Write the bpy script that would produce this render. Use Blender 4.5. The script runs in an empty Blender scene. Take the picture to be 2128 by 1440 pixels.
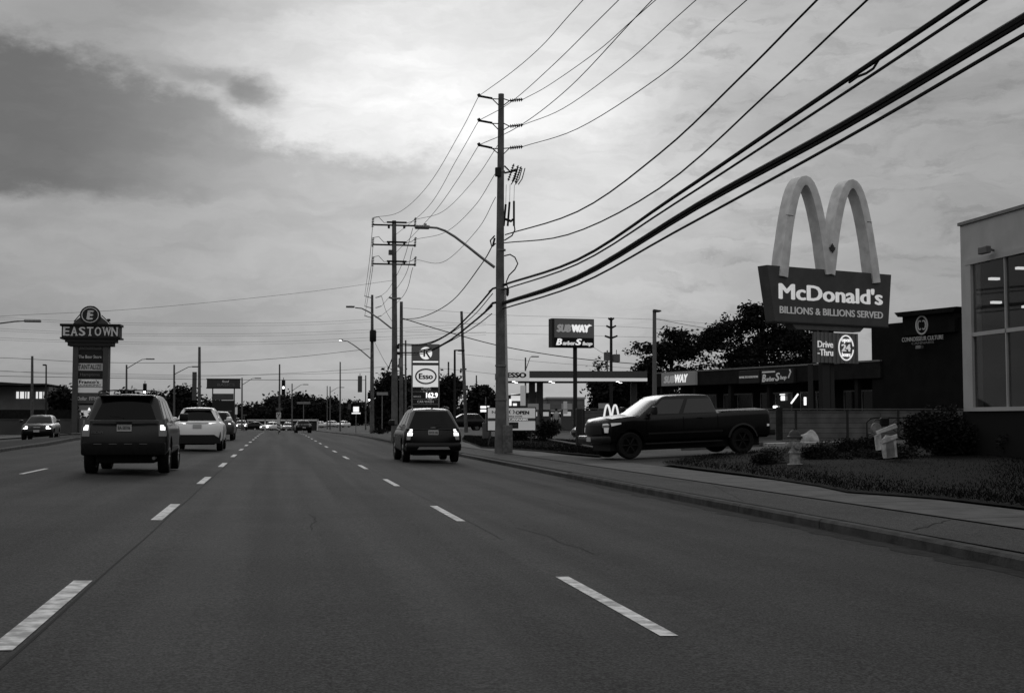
import bpy, bmesh, math, random
from math import radians as R, sin, cos, tan, pi, sqrt, exp, atan2
from mathutils import Vector, Matrix
import numpy as np
random.seed(7); rng = np.random.default_rng(11)
scene = bpy.context.scene
# ---------------------------------------------------------------- camera
FP = 2680.0; W0, H0 = 2128.0, 1440.0; CAMH = 1.25
PSI = R(10.30); PIT = R(3.25)
cd = bpy.data.cameras.new('camera'); cam = bpy.data.objects.new('camera', cd); scene.collection.objects.link(cam)
cd.sensor_width = 36.0; cd.lens = FP / W0 * 36.0; cd.clip_start = 0.1; cd.clip_end = 9000
cam.location = (0, 0, CAMH); cam.rotation_euler = (pi / 2 + PIT, 0, -PSI)
scene.camera = cam
# ---------------------------------------------------------------- exposure
scene.view_settings.view_transform = 'Standard'; scene.view_settings.look = 'None'
scene.view_settings.exposure = 0.0; scene.view_settings.gamma = 1.0; scene.view_settings.use_curve_mapping = False
scene.render.engine = 'CYCLES'
# ---------------------------------------------------------------- sun (dusk behind cloud)
SUN_AZ, SUN_EL = 4.0, 24.0
sd = bpy.data.lights.new('sun', 'SUN'); sd.energy = 0.5; sd.angle = R(25); sd.color = (1, 1, 1)
so = bpy.data.objects.new('sun', sd); scene.collection.objects.link(so)
so.rotation_euler = (R(90 - SUN_EL), 0, R(180 - SUN_AZ))
# ---------------------------------------------------------------- world: overcast evening sky
wd = bpy.data.worlds.new('World'); scene.world = wd; wd.use_nodes = True
wt = wd.node_tree; wt.nodes.clear()
class NG:
    def __init__(s, t): s.t = t
    def n(s, kind, **kw):
        n = s.t.nodes.new(kind)
        for k, v in kw.items(): setattr(n, k, v)
        return n
    def put(s, sock, v):
        if isinstance(v, bpy.types.NodeSocket): s.t.links.new(v, sock)
        else: sock.default_value = v
    def m(s, op, a, b=0.0, c=None, clamp=False):
        n = s.n('ShaderNodeMath', operation=op, use_clamp=clamp)
        s.put(n.inputs[0], a); s.put(n.inputs[1], b)
        if c is not None: s.put(n.inputs[2], c)
        return n.outputs[0]
    def sstep(s, x, a, b, o0=0.0, o1=1.0):
        n = s.n('ShaderNodeMapRange', interpolation_type='SMOOTHSTEP')
        for k, v in zip(('Value', 'From Min', 'From Max', 'To Min', 'To Max'), (x, a, b, o0, o1)): s.put(n.inputs[k], v)
        return n.outputs[0]
    def gau(s, x, y, x0, y0, sx, sy, p=2.0):
        a = s.m('POWER', s.m('ABSOLUTE', s.m('DIVIDE', s.m('SUBTRACT', x, x0), sx)), p)
        b = s.m('POWER', s.m('ABSOLUTE', s.m('DIVIDE', s.m('SUBTRACT', y, y0), sy)), p)
        return s.m('EXPONENT', s.m('MULTIPLY', s.m('ADD', a, b), -1.0))
    def noise(s, vec, sc, det=4.0, ro=0.55):
        n = s.n('ShaderNodeTexNoise'); s.put(n.inputs['Vector'], vec)
        n.inputs['Scale'].default_value = sc; n.inputs['Detail'].default_value = det; n.inputs['Roughness'].default_value = ro
        return n.outputs[0]
    def comb(s, x, y, z=0.0):
        n = s.n('ShaderNodeCombineXYZ')
        for i, v in enumerate((x, y, z)): s.put(n.inputs[i], v)
        return n.outputs[0]
g = NG(wt)
def AZ(px): return 10.3 + math.degrees(math.atan((px - 1064) / FP))
def EL(py): return math.degrees(math.atan((872 - py) / FP))
tc = g.n('ShaderNodeTexCoord'); sp = g.n('ShaderNodeSeparateXYZ'); wt.links.new(tc.outputs['Generated'], sp.inputs[0])
az0 = g.m('MULTIPLY', g.m('ARCTAN2', sp.outputs[0], sp.outputs[1]), 57.2958)
el0 = g.m('MULTIPLY', g.m('ARCSINE', sp.outputs[2]), 57.2958)
base = g.comb(g.m('MULTIPLY', az0, 0.10), g.m('MULTIPLY', el0, 0.16))
w1 = g.m('SUBTRACT', g.noise(base, 1.6, 6, .6), 0.5)
w2 = g.m('SUBTRACT', g.noise(g.comb(g.m('MULTIPLY', az0, 0.10), g.m('MULTIPLY', el0, 0.2), 7.3), 2.2, 8, .62), 0.5)
az = g.m('ADD', az0, g.m('MULTIPLY', w1, 5.0))
el = g.m('ADD', el0, g.m('MULTIPLY', w2, 2.8))
# edge of the low cloud deck
cr = g.n('ShaderNodeValToRGB'); el_ = cr.color_ramp.elements
pts = [(-300, 20), (40, 100), (250, 150), (340, 172), (450, 212), (540, 268), (610, 305), (760, 318), (900, 308), (1060, 292), (1200, 285), (1400, 280), (1700, 180), (2200, 100)]
a_lo, a_hi = AZ(-300), AZ(2200)
for i, (px, py) in enumerate(pts):
    e = el_[i] if i < 2 else el_.new(0.5)
    e.position = (AZ(px) - a_lo) / (a_hi - a_lo); v = EL(py) / 20.0; e.color = (v, v, v, 1)
g.put(cr.inputs[0], g.m('DIVIDE', g.m('SUBTRACT', az, a_lo), a_hi - a_lo))
edge = g.m('MULTIPLY', cr.outputs[0], 20.0)
mask = g.sstep(g.m('ADD', g.m('SUBTRACT', edge, el), g.m('MULTIPLY', g.m('SUBTRACT', g.noise(g.comb(g.m('MULTIPLY', az0, 0.35), g.m('MULTIPLY', el0, 0.6), 2.2), 2.0, 8, .65), 0.5), 2.4)), -0.5, 1.15)
upper = g.m('ADD', 0.36, g.m('MULTIPLY', 0.47, g.gau(az, el, AZ(930), EL(205), 9.5, 5.6, 2.2)))
upper = g.m('SUBTRACT', upper, g.m('MULTIPLY', 0.13, g.gau(az, el, AZ(150), EL(60), 6.0, 2.5)))
upper = g.m('MULTIPLY', upper, g.m('SUBTRACT', 1.0, g.m('MULTIPLY', 0.55, g.gau(az, el, AZ(525), EL(190), 1.0, 0.9, 3))))
upper = g.m('MULTIPLY', upper, g.m('SUBTRACT', 1.0, g.m('MULTIPLY', 0.35, g.gau(az, el, AZ(430), EL(165), 2.0, 0.5))))
lower = g.m('ADD', 0.265, g.m('MULTIPLY', 0.20, g.gau(az0, el0, AZ(1080), EL(470), 13.0, 9.0)))
lower = g.m('ADD', lower, g.m('MULTIPLY', 0.16, g.gau(az, el, AZ(1180), EL(330), 7.5, 3.0)))
st1 = g.noise(g.comb(g.m('MULTIPLY', az, 0.11), g.m('MULTIPLY', el, 0.42), 3.1), 1.5, 7, .6)
dk = g.m('MULTIPLY', g.sstep(az, AZ(640), AZ(60)), g.sstep(el, EL(445), EL(400)))
lower = g.m('MULTIPLY', lower, g.m('SUBTRACT', 1.0, g.m('MULTIPLY', 0.60, g.m('MULTIPLY', dk, g.sstep(st1, 0.22, 0.50, 0.72, 1.0)))))
sky = g.m('ADD', g.m('MULTIPLY', upper, g.m('SUBTRACT', 1.0, mask)), g.m('MULTIPLY', lower, mask))
sky = g.m('MULTIPLY', sky, g.sstep(st1, 0.25, 0.75, 0.87, 1.13))
st2 = g.noise(g.comb(g.m('MULTIPLY', az, 0.3), g.m('MULTIPLY', el, 1.1), 9.1), 1.3, 6, .6)
rt = g.sstep(az0, AZ(1150), AZ(1500))
sky = g.m('MULTIPLY', sky, g.m('SUBTRACT', 1.0, g.m('MULTIPLY', rt, g.sstep(st2, 0.48, 0.72, 0.0, 0.22))))
# overhead: plain cloud; unseen sky behind: dimmed low for reflections, raised to brighten fronts
hi = g.sstep(el0, 19.0, 34.0)
sky = g.m('ADD', g.m('MULTIPLY', sky, g.m('SUBTRACT', 1.0, hi)), g.m('MULTIPLY', hi, 0.34))
bk = g.sstep(g.m('ABSOLUTE', g.m('SUBTRACT', az0, 10.0)), 35.0, 80.0)
sky = g.m('ADD', g.m('MULTIPLY', sky, g.m('SUBTRACT', 1.0, bk)), g.m('MULTIPLY', bk, g.sstep(el0, 0.0, 28.0, 0.09, 0.46)))
skt = g.n('ShaderNodeTexSky', sky_type='NISHITA'); skt.sun_disc = False
skt.sun_elevation = R(SUN_EL); skt.sun_rotation = R(SUN_AZ)
bw = g.n('ShaderNodeRGBToBW'); wt.links.new(skt.outputs[0], bw.inputs[0])
nis = g.m('MINIMUM', g.m('MULTIPLY', bw.outputs[0], 0.004), 0.03)     # little clear-sky light through the deck
sky = g.m('ADD', sky, nis)
col = g.comb(sky, sky, sky)
bg = g.n('ShaderNodeBackground'); wt.links.new(col, bg.inputs[0]); bg.inputs[1].default_value = 1.15
wo = g.n('ShaderNodeOutputWorld'); wt.links.new(bg.outputs[0], wo.inputs[0])
# ---------------------------------------------------------------- geometry helpers
CR, SR = cos(PSI), sin(PSI)
def ray(px, py):
    u = (px - W0 / 2) / FP; v = (H0 / 2 - py) / FP
    y1 = cos(PIT) - v * sin(PIT); z1 = sin(PIT) + v * cos(PIT)
    return Vector((u * CR + y1 * SR, -u * SR + y1 * CR, z1))
def P(px, py, Y):
    d = ray(px, py); return Vector((d.x * Y / d.y, Y, CAMH + d.z * Y / d.y))
def PX(px, py, X):
    d = ray(px, py); k = X / d.x; return Vector((X, d.y * k, CAMH + d.z * k))
PROF = [(-900, 0.0), (-60, 0.0), (-30, 0.0), (-17.6, 0.0), (-17.3, 0.0), (-17.0, -0.04), (-11.6, 0.15), (-8.9, 0.222), (7.0, -0.175), (7.001, -0.05), (7.2, -0.02), (10.0, 0.01), (11.0, 0.03), (15, 0.17), (20, 0.34), (32, 0.45), (900, 0.5)]
def gz(x):
    for (a, za), (b, zb) in zip(PROF, PROF[1:]):
        if x <= b: return za + (zb - za) * max(0.0, (x - a)) / (b - a)
    return 0.5
def G(px, py):
    d = ray(px, py); z = 0.0; k = 1
    for _ in range(30):
        k = (CAMH - z) / -d.z; z = 0.5 * z + 0.5 * gz(d.x * k)
    return Vector((d.x * k, d.y * k, z))
def dip(y): return -max(0.0, min(.6, (y - 115) * .0052))
class Plane2:
    """vertical plane through (x0,y0), turned alpha degrees (right end away)"""
    def __init__(s, px, Y, alpha):
        p = P(px, 872, Y); s.o = Vector((p.x, p.y)); s.a = R(alpha); s.d = Vector((cos(s.a), sin(s.a)))
    def uz(s, px, py):
        d = ray(px, py); n = Vector((-s.d.y, s.d.x))
        k = (s.o.dot(n)) / (d.x * n.x + d.y * n.y)
        q = Vector((d.x * k, d.y * k)) - s.o
        return q.dot(s.d), CAMH + d.z * k
# ---------------------------------------------------------------- materials
MATS = {}
def mat(name, v, rough=0.7, metal=0.0, var=0.0, sc=6.0, emit=0.0, bump=0.0, bsc=40.0, spec=0.5, alpha=None, coat=0.0, det=5.0, lines=None):
    if name in MATS: return MATS[name]
    m = bpy.data.materials.new(name); m.use_nodes = True; t = m.node_tree
    b = t.nodes['Principled BSDF']; G_ = NG(t)
    b.inputs['Base Color'].default_value = (v, v, v, 1); b.inputs['Roughness'].default_value = rough
    b.inputs['Metallic'].default_value = metal; b.inputs['Specular IOR Level'].default_value = spec if spec != 0.5 else (.5 if rough < .45 else .12)
    b.inputs['Coat Weight'].default_value = coat
    tcn = G_.n('ShaderNodeTexCoord').outputs['Object']
    if var > 0:
        nz = G_.noise(tcn, sc, det); f = G_.sstep(nz, 0.3, 0.7, v * (1 - var), v * (1 + var))
        if lines:
            br = G_.n('ShaderNodeTexBrick'); t.links.new(lines[2] and rot_xz(G_, tcn) or tcn, br.inputs['Vector'])
            br.inputs['Scale'].default_value = 1.0; br.inputs['Brick Width'].default_value = lines[0]; br.inputs['Row Height'].default_value = lines[1]
            br.inputs['Mortar Size'].default_value = 0.012; br.inputs['Color1'].default_value = (1, 1, 1, 1); br.inputs['Color2'].default_value = (.82, .82, .82, 1); br.inputs['Mortar'].default_value = (.45, .45, .45, 1)
            f = G_.m('MULTIPLY', f, br.outputs[0])
        t.links.new(G_.comb(f, f, f), b.inputs['Base Color'])
    if bump > 0:
        bn = G_.n('ShaderNodeBump'); bn.inputs['Strength'].default_value = bump; bn.inputs['Distance'].default_value = 0.02
        t.links.new(G_.noise(tcn, bsc, 4), bn.inputs['Height']); t.links.new(bn.outputs[0], b.inputs['Normal'])
    if emit > 0:
        b.inputs['Emission Color'].default_value = (1, 1, 1, 1); b.inputs['Emission Strength'].default_value = emit
    if alpha is not None: b.inputs['Alpha'].default_value = alpha
    MATS[name] = m; return m
def rot_xz(G_, v):
    s = G_.n('ShaderNodeSeparateXYZ'); G_.t.links.new(v, s.inputs[0])
    return G_.comb(G_.m('ADD', s.outputs[0], s.outputs[1]), s.outputs[2], 0.0)
black = mat('black_paint', .012, .5); darkm = mat('dark_metal', .03, .5, .3)
rubber = mat('rubber', .012, .8, 0, .3, 20); chrome = mat('chrome', .6, .18, 1.0); galv = mat('galvanised', .22, .5, .6, .15, 8)
white = mat('white_paint', .7, .5, 0, .06, 5); glassd = mat('dark_glass', .003, .10, 0, spec=.16)
conc = mat('concrete', .24, .85, 0, .22, 1.3, bump=.3, bsc=60); wood = mat('pole_wood', .12, .85, 0, .3, 4)
wirem = mat('wire', .02, .7)
# ---------------------------------------------------------------- mesh builder
class MB:
    def __init__(s): s.v = []; s.f = []
    def add(s, vs, fs):
        n = len(s.v); s.v += [tuple(p) for p in vs]; s.f += [tuple(i + n for i in f) for f in fs]; return s
    def box(s, x0, x1, y0, y1, z0, z1):
        return s.add([(x0, y0, z0), (x1, y0, z0), (x1, y1, z0), (x0, y1, z0), (x0, y0, z1), (x1, y0, z1), (x1, y1, z1), (x0, y1, z1)],
                     [(0, 3, 2, 1), (4, 5, 6, 7), (0, 1, 5, 4), (1, 2, 6, 5), (2, 3, 7, 6), (3, 0, 4, 7)])
    def bbox(s, x0, x1, y0, y1, z0, z1, b=.02):
        bm = bmesh.new(); bmesh.ops.create_cube(bm, size=1)
        for v in bm.verts: v.co = Vector(((x0 + x1) / 2 + v.co.x * (x1 - x0), (y0 + y1) / 2 + v.co.y * (y1 - y0), (z0 + z1) / 2 + v.co.z * (z1 - z0)))
        bmesh.ops.bevel(bm, geom=bm.edges[:], offset=b, segments=2, affect='EDGES', profile=.5)
        bm.verts.index_update(); s.add([v.co[:] for v in bm.verts], [[v.index for v in f.verts] for f in bm.faces]); bm.free(); return s
    def prism(s, poly, y0, y1):                 # poly in (x,z), counter-clockwise seen from -y
        n = len(poly); vs = [(x, y0, z) for x, z in poly] + [(x, y1, z) for x, z in poly]
        fs = [tuple(range(n)), tuple(range(2 * n - 1, n - 1, -1))] + [(i, i + n, (i + 1) % n + n, (i + 1) % n) for i in range(n)]
        return s.add(vs, fs)
    def flat(s, poly, z0, z1):                  # poly in (x,y) ccw from above
        n = len(poly); vs = [(x, y, z0) for x, y in poly] + [(x, y, z1) for x, y in poly]
        fs = [tuple(range(n - 1, -1, -1)), tuple(range(n, 2 * n))] + [(i, (i + 1) % n, (i + 1) % n + n, i + n) for i in range(n)]
        return s.add(vs, fs)
    def tube(s, pts, r, n=8, r1=None):
        pts = [Vector(p) for p in pts]; L = len(pts); vs = []; fs = []
        for i, p in enumerate(pts):
            t = (pts[min(i + 1, L - 1)] - pts[max(i - 1, 0)]).normalized()
            a = t.orthogonal() if i == 0 else (prev - t * prev.dot(t))
            a.normalize(); prev = a; b = t.cross(a); rr = r if r1 is None else r + (r1 - r) * i / (L - 1)
            for k in range(n): q = p + (a * cos(2 * pi * k / n) + b * sin(2 * pi * k / n)) * rr; vs.append(q[:])
        for i in range(L - 1):
            for k in range(n): fs.append((i * n + k, i * n + (k + 1) % n, (i + 1) * n + (k + 1) % n, (i + 1) * n + k))
        fs.append(tuple(range(n - 1, -1, -1))); fs.append(tuple(range((L - 1) * n, L * n)))
        return s.add(vs, fs)
    def cyl(s, p0, p1, r, r1=None, n=12): return s.tube([p0, p1], r, n, r1)
    def lathe(s, prof, c=(0, 0, 0), axis='z', n=20):   # prof (r, h)
        vs = []; fs = []; m = len(prof)
        for k in range(n):
            a = 2 * pi * k / n
            for r, h in prof:
                x, y = r * cos(a), r * sin(a)
                q = (x, y, h) if axis == 'z' else ((h, x, y) if axis == 'x' else (x, h, y))
                vs.append((q[0] + c[0], q[1] + c[1], q[2] + c[2]))
        for k in range(n):
            k2 = (k + 1) % n
            for i in range(m - 1): fs.append((k * m + i, k2 * m + i, k2 * m + i + 1, k * m + i + 1))
        return s.add(vs, fs)
    def grid(s, rows):
        m = len(rows[0]); vs = [p for r in rows for p in r]
        fs = [(i * m + j, i * m + j + 1, (i + 1) * m + j + 1, (i + 1) * m + j) for i in range(len(rows) - 1) for j in range(m - 1)]
        return s.add(vs, fs)
    def mesh(s, name, smooth=None):
        me = bpy.data.meshes.new(name); me.from_pydata(s.v, [], s.f)
        bm = bmesh.new(); bm.from_mesh(me); bmesh.ops.recalc_face_normals(bm, faces=bm.faces); bm.to_mesh(me); bm.free()
        if smooth:
            me.shade_smooth(); me.set_sharp_from_angle(angle=R(smooth))
        me.update(); return me
col_ = scene.collection
def obj(name, mb, m, parent=None, smooth=None, label=None):
    me = mb.mesh(name, smooth) if isinstance(mb, MB) else mb
    me.materials.clear(); me.materials.append(m)
    o = bpy.data.objects.new(name, me); col_.objects.link(o)
    if parent: o.parent = parent
    if label: o['label'] = label
    return o
def tag(o, label=None, cat=None, group=None, kind=None):
    if label: o['label'] = label
    if cat: o['category'] = cat
    if group: o['group'] = group
    if kind: o['kind'] = kind
    return o
def thing(name, label, cat, loc=(0, 0, 0), rot=0.0, group=None):
    o = bpy.data.objects.new(name, None); col_.objects.link(o); o.empty_display_size = .3
    o.location = loc; o.rotation_euler = (0, 0, rot) if not isinstance(rot, tuple) else rot
    return tag(o, label, cat, group)
def dup(root, loc, rot=None, label=None, group=None, scale=None):
    def cp(o, par):
        c = o.copy(); col_.objects.link(c); c.parent = par
        for ch in list(o.children): cp(ch, c)
        return c
    r = cp(root, None); r.location = loc
    if rot is not None: r.rotation_euler = (0, 0, rot)
    if label: r['label'] = label
    if group: r['group'] = group
    if scale: r.scale = scale if isinstance(scale, tuple) else (scale,) * 3
    return r
def struct(name, mb, m, smooth=None): return tag(obj(name, mb, m, None, smooth), kind='structure')
def txt(parent, s, x0, x1, z0, z1, y, m, off=.0, shear=0.0, ext=.012, name='lettering', ret=False):
    c = bpy.data.curves.new('t', 'FONT'); c.body = s; c.size = 1; c.offset = 0.0; c.shear = shear; c.resolution_u = 3; c.extrude = .01
    o = bpy.data.objects.new('t', c); me = bpy.data.meshes.new_from_object(o)
    co = np.array([v.co[:] for v in me.vertices]); ax, bx, ay, by = co[:, 0].min(), co[:, 0].max(), co[:, 1].min(), co[:, 1].max()
    b = max(0, off - .004) * 1.1                      # heavier strokes: copies set a little aside and 2 mm proud of each other
    sh = [(0, 0, 0)] if b <= 0 else [(-b, 0, 0), (b, 0, 1), (0, b * .5, 2), (0, -b * .5, 3)]
    W_, H_ = bx - ax + 2 * b, by - ay + b; fs0 = [tuple(p.vertices) for p in me.polygons]; V_ = []; F_ = []
    for dx, dz, k in sh:
        n0 = len(V_)
        for q in co: V_.append((x0 + (q[0] + dx - ax + b) / W_ * (x1 - x0), y - q[2] / .01 * ext - k * .002, z0 + (q[1] + dz - ay + b * .5) / H_ * (z1 - z0)))
        F_ += [tuple(i + n0 for i in f) for f in fs0]
    bpy.data.objects.remove(o); me = bpy.data.meshes.new(name); me.from_pydata(V_, [], F_)
    return obj(name, me, m, parent)
def merge(objs, name):
    """join small lettering meshes of one part into the first one"""
    bm = bmesh.new()
    for o in objs: bm.from_mesh(o.data)
    me = objs[0].data; bm.to_mesh(me); bm.free()
    for o in objs[1:]: bpy.data.objects.remove(o)
    objs[0].name = name; return objs[0]
def ellipse(cx, cz, rx, rz, n=28): return [(cx + rx * cos(2 * pi * k / n), cz + rz * sin(2 * pi * k / n)) for k in range(n)]
def ring(mb, cx, cz, rx, rz, w, y0, y1, a0=0, a1=360, n=36):
    full = abs(a1 - a0 - 360) < 1; N = n if full else n + 1; vs = []; fs = []
    for k in range(N):
        a = R(a0 + (a1 - a0) * k / n); c, s_ = cos(a), sin(a)
        for (r1, r2, y) in ((rx, rz, y0), (rx - w, rz - w, y0), (rx - w, rz - w, y1), (rx, rz, y1)): vs.append((cx + r1 * c, y, cz + r2 * s_))
    for k in range(n if full else n):
        k2 = (k + 1) % N
        for j in range(4): fs.append((k * 4 + j, k2 * 4 + j, k2 * 4 + (j + 1) % 4, k * 4 + (j + 1) % 4))
    if not full: fs += [(0, 1, 2, 3), ((N - 1) * 4 + 3, (N - 1) * 4 + 2, (N - 1) * 4 + 1, (N - 1) * 4)]
    return mb.add(vs, fs)
# ================================================================ ground, road, kerbs
def asphalt(name, v, wet=.55, joint=False):
    m = bpy.data.materials.new(name); m.use_nodes = True; t = m.node_tree; b = t.nodes['Principled BSDF']; q = NG(t)
    o = q.n('ShaderNodeTexCoord').outputs['Object']
    s = q.n('ShaderNodeSeparateXYZ'); t.links.new(o, s.inputs[0])
    big = q.sstep(q.noise(o, .5, 5), .3, .7, .88, 1.12)
    lane = q.noise(q.comb(q.m('MULTIPLY', s.outputs[0], 1.4), q.m('MULTIPLY', s.outputs[1], .03)), 1.0, 3)
    lane = q.sstep(lane, .3, .7, .97, 1.03)
    fine = q.m('MULTIPLY', q.sstep(q.noise(o, 60, 2, .7), .32, .68, .35, 1.65), q.sstep(q.noise(o, 22, 2, .7), .3, .7, .78, 1.22))
    patch = q.sstep(q.noise(o, 1.7, 6, .7), .62, .7, 1.0, .85)
    f = q.m('MULTIPLY', q.m('MULTIPLY', q.m('MULTIPLY', big, lane), q.m('MULTIPLY', fine, patch)), v)
    t.links.new(q.comb(f, f, f), b.inputs['Base Color'])
    r = q.sstep(lane, .97, 1.03, wet + .03, wet - .03); t.links.new(r, b.inputs['Roughness'])
    b.inputs['Specular IOR Level'].default_value = .12
    bn = q.n('ShaderNodeBump'); bn.inputs['Strength'].default_value = .35; bn.inputs['Distance'].default_value = .01
    t.links.new(q.noise(o, 90, 3), bn.inputs['Height']); t.links.new(bn.outputs[0], b.inputs['Normal'])
    return m
m_road = asphalt('road_asphalt', .037, .85); m_blvd = asphalt('boulevard_asphalt', .060, .9); m_lot = asphalt('lot_asphalt', .055, .85)
m_walk = mat('sidewalk_concrete', .105, .85, 0, .2, 2.0, bump=.3, bsc=50); m_kerb = mat('kerb_concrete', .06, .85, 0, .35, 3.0, bump=.5, bsc=30)
m_soil = mat('earth', .022, .95, 0, .4, 1.5, bump=.5, bsc=12); m_grass = mat('grass_ground', .006, .95, 0, .35, 2.5, bump=.6, bsc=30)
m_line = mat('road_paint', .6, .7, 0, .25, 14, det=8)
YS = [-20, 0, 10, 20, 30, 45, 60, 80, 110, 115, 130, 150, 175, 200, 230, 300, 500, 1000, 2500, 6000]
def strip(name, m, xs, ys=YS, dz=0.0, zf=gz):
    mb = MB(); mb.grid([[(x, y, zf(x) + dz) for x in xs] for y in ys]); return struct(name, mb, m)
bx_ = [p[0] for p in PROF]
strip('ground', m_lot, bx_, [-200] + YS[1:], -.03)
strip('road', m_road, [-8.9, -6, -3, 0, 3, 7.0], dz=0.0)
strip('oncoming_road', m_road, [-17.0, -14, -11.6])
strip('far_sidewalk', m_walk, [-19.6, -18.5, -17.45], dz=.04)
# kerbs as real steps
def kerb(name, pts, w=.16, h=.13, m=m_kerb):
    mb = MB(); prof = [(0, -.12), (0.0, h * .75), (.03, h), (w, h), (w, -.12)]
    rows = []
    for (x, y, z, d) in pts: rows.append([(x + d * a, y, z + b) for a, b in prof])
    mb.grid(rows); return struct(name, mb, m, 40)
kp = []
for y in (-20, 4, 8, 11, 14, 17, 20, 24, 28, 31):
    x = 7.0 - max(0, (14 - y)) * .02; kp.append((x, y, gz(6.99), 1))
kerb('kerb', kp)
kerb('driveway_kerb', [(7.0, 31.0, -.175, 1), (7.0, 33.0, -.175, 1), (7.0, 48.0, -.175, 1), (7.0, 50, -.175, 1)], h=.06)
kerb('far_kerb', [(7.0, 50, -.175, 1), (7.0, 90, -.175, 1), (6.95, 140, -.175, 1)])
kerb('median_kerb', [(-8.2, -20, .215, -1), (-8.3, 35, .215, -1), (-9.2, 55, .215, -1), (-10.6, 72, .20, -1), (-10.8, 110, .2, -1)], h=.12)
mb = MB(); mb.grid([[(a, y, .33) for a in (x1, x0)] for (x0, x1, y) in ((-8.36, -11.2, -20), (-8.46, -11.3, 35), (-9.36, -11.4, 55), (-10.76, -11.5, 72), (-10.96, -11.55, 110))])
struct('median', mb, m_soil)
kerb('median_far_kerb', [(-11.2, -20, .15, 1), (-11.3, 35, .15, 1), (-11.6, 110, .15, 1)], h=.17)
kerb('left_kerb', [(-17.0, -20, -.03, -1), (-17.0, 150, -.03, -1)], w=.2)
strip('boulevard', m_blvd, [7.165, 7.5, 8.5], [-20, 10, 31, 50, 90, 115, 140], dz=-.012)
strip('sidewalk', m_walk, [8.5, 9.3, 10.05], [-20, 10, 36], dz=.004)
strip('sidewalk_beyond_driveway', m_walk, [8.5, 9.3, 10.05], [44, 60, 90, 140], dz=.004)
strip('driveway_apron', m_blvd, [8.5, 10.05], [36, 44], dz=.002)
# side street mouth beyond
# lane dashes: 3 m painted, 6 m gap
def dashes(name, xs, y0, n, group, lab, w=.12, L=3.0, step=9.0, worn=m_line):
    for i in range(n):
        y = y0 + i * step; mb = MB(); x = xs
        mb.grid([[(x - w / 2, y + L * k / 4, gz(x - w / 2) + .005), (x + w / 2, y + L * k / 4, gz(x + w / 2) + .005)] for k in range(5)])
        struct(name, mb, worn)
def yr(py, x): # Y of ground line at lateral x and row py
    lo, hi = 2.0, 400.0
    for _ in range(50):
        mid = (lo + hi) / 2
        d = Vector((x, mid, gz(x) - CAMH)); 
        cx = d.x * CR - d.y * SR; f = d.x * SR + d.y * CR
        dep = f * cos(PIT) + d.z * sin(PIT); up = -f * sin(PIT) + d.z * cos(PIT)
        row = H0 / 2 - FP * up / dep
        if row > py: lo = mid
        else: hi = mid
    return lo
m_line2 = mat('road_paint_worn', .54, .7, 0, .45, 9, det=9)
dashes('lane_dash', 2.35, yr(1322, 2.35), 16, '', '', w=.115, worn=m_line2)
dashes('lane_dash', -1.43, yr(1207, -1.43) - 3.0, 16, '', '', w=.135, worn=m_line2)
dashes('lane_dash', -5.2, yr(985, -5.2) , 7, '', '', w=.1, step=9.0)
# seams and tar cracks as thin sheets
m_tar = mat('tar_seam', .018, .9)
def crack(pts, w=.02):
    mb = MB(); mb.grid([[(x - w / 2, y, gz(x - w / 2) + .003), (x + w / 2, y, gz(x + w / 2) + .003)] for x, y in pts]); struct('road_seam', mb, m_tar)
crack([(-1.33 + .006 * math.sin(y), y) for y in np.arange(3, 60, .7)], .018)
crack([(2.44 + .008 * math.sin(y * 1.3), y) for y in np.arange(14, 60, .7)], .008)
rc_ = random.Random(12)
for (xa, ya_, n_) in ((3.1, 12.5, 9), (4.6, 19, 12), (.4, 15, 8), (-3.4, 13, 10), (5.6, 26, 10)):
    q_ = [(xa, ya_)]
    for k in range(n_): q_.append((q_[-1][0] + rc_.uniform(-.07, .07), q_[-1][1] + rc_.uniform(.2, .45)))
    crack(q_, .012)
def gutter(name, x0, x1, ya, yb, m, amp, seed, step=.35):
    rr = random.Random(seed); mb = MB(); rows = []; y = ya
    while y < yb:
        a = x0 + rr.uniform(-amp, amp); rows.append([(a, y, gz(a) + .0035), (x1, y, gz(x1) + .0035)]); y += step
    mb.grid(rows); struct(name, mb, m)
m_gutter_shade = mat('gutter_shade', .020, .95, 0, .5, 6, det=8)  # ragged dark sheet painting in the shadowy gutter below the kerb
gutter('gutter_shade', 6.62, 6.985, 10, 31, m_gutter_shade, .10, 3); gutter('gutter_shade', 6.72, 6.985, 50, 90, m_gutter_shade, .08, 4)
def crack2(pts, w, zoff=.004, m=None):
    mb = MB(); rows = []
    for (x, y) in pts: rows.append([(x, y - w / 2, gz(x) + zoff - .012), (x, y + w / 2, gz(x) + zoff - .012)])
    mb.grid(rows); struct('pavement_crack', mb, m or m_tar)
rr_ = random.Random(4)
for (xa, ya_, xb, yb_) in ((7.25, 19.5, 8.45, 24.5), (7.3, 14.0, 8.4, 15.2), (7.3, 27, 8.45, 25.5)):
    crack2([(xa + (xb - xa) * k / 14, ya_ + (yb_ - ya_) * k / 14 + rr_.uniform(-.06, .06)) for k in range(15)], .035)
for y_ in np.arange(12, 36, 1.6): crack2([(8.52, y_), (9.3, y_ + .01), (10.0, y_)], .022, .018)
for y_ in (13, 16, 19, 22, 25, 28): 
    mbk = MB(); mbk.grid([[(7.0 + a, y_ - .012, -.175 + b + .002), (7.0 + a, y_ + .012, -.175 + b + .002)] for a, b in ((-.003, -.0), (-.003, .098), (.028, .131), (.16, .132))]); struct('kerb_joint', mbk, m_tar)
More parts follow.
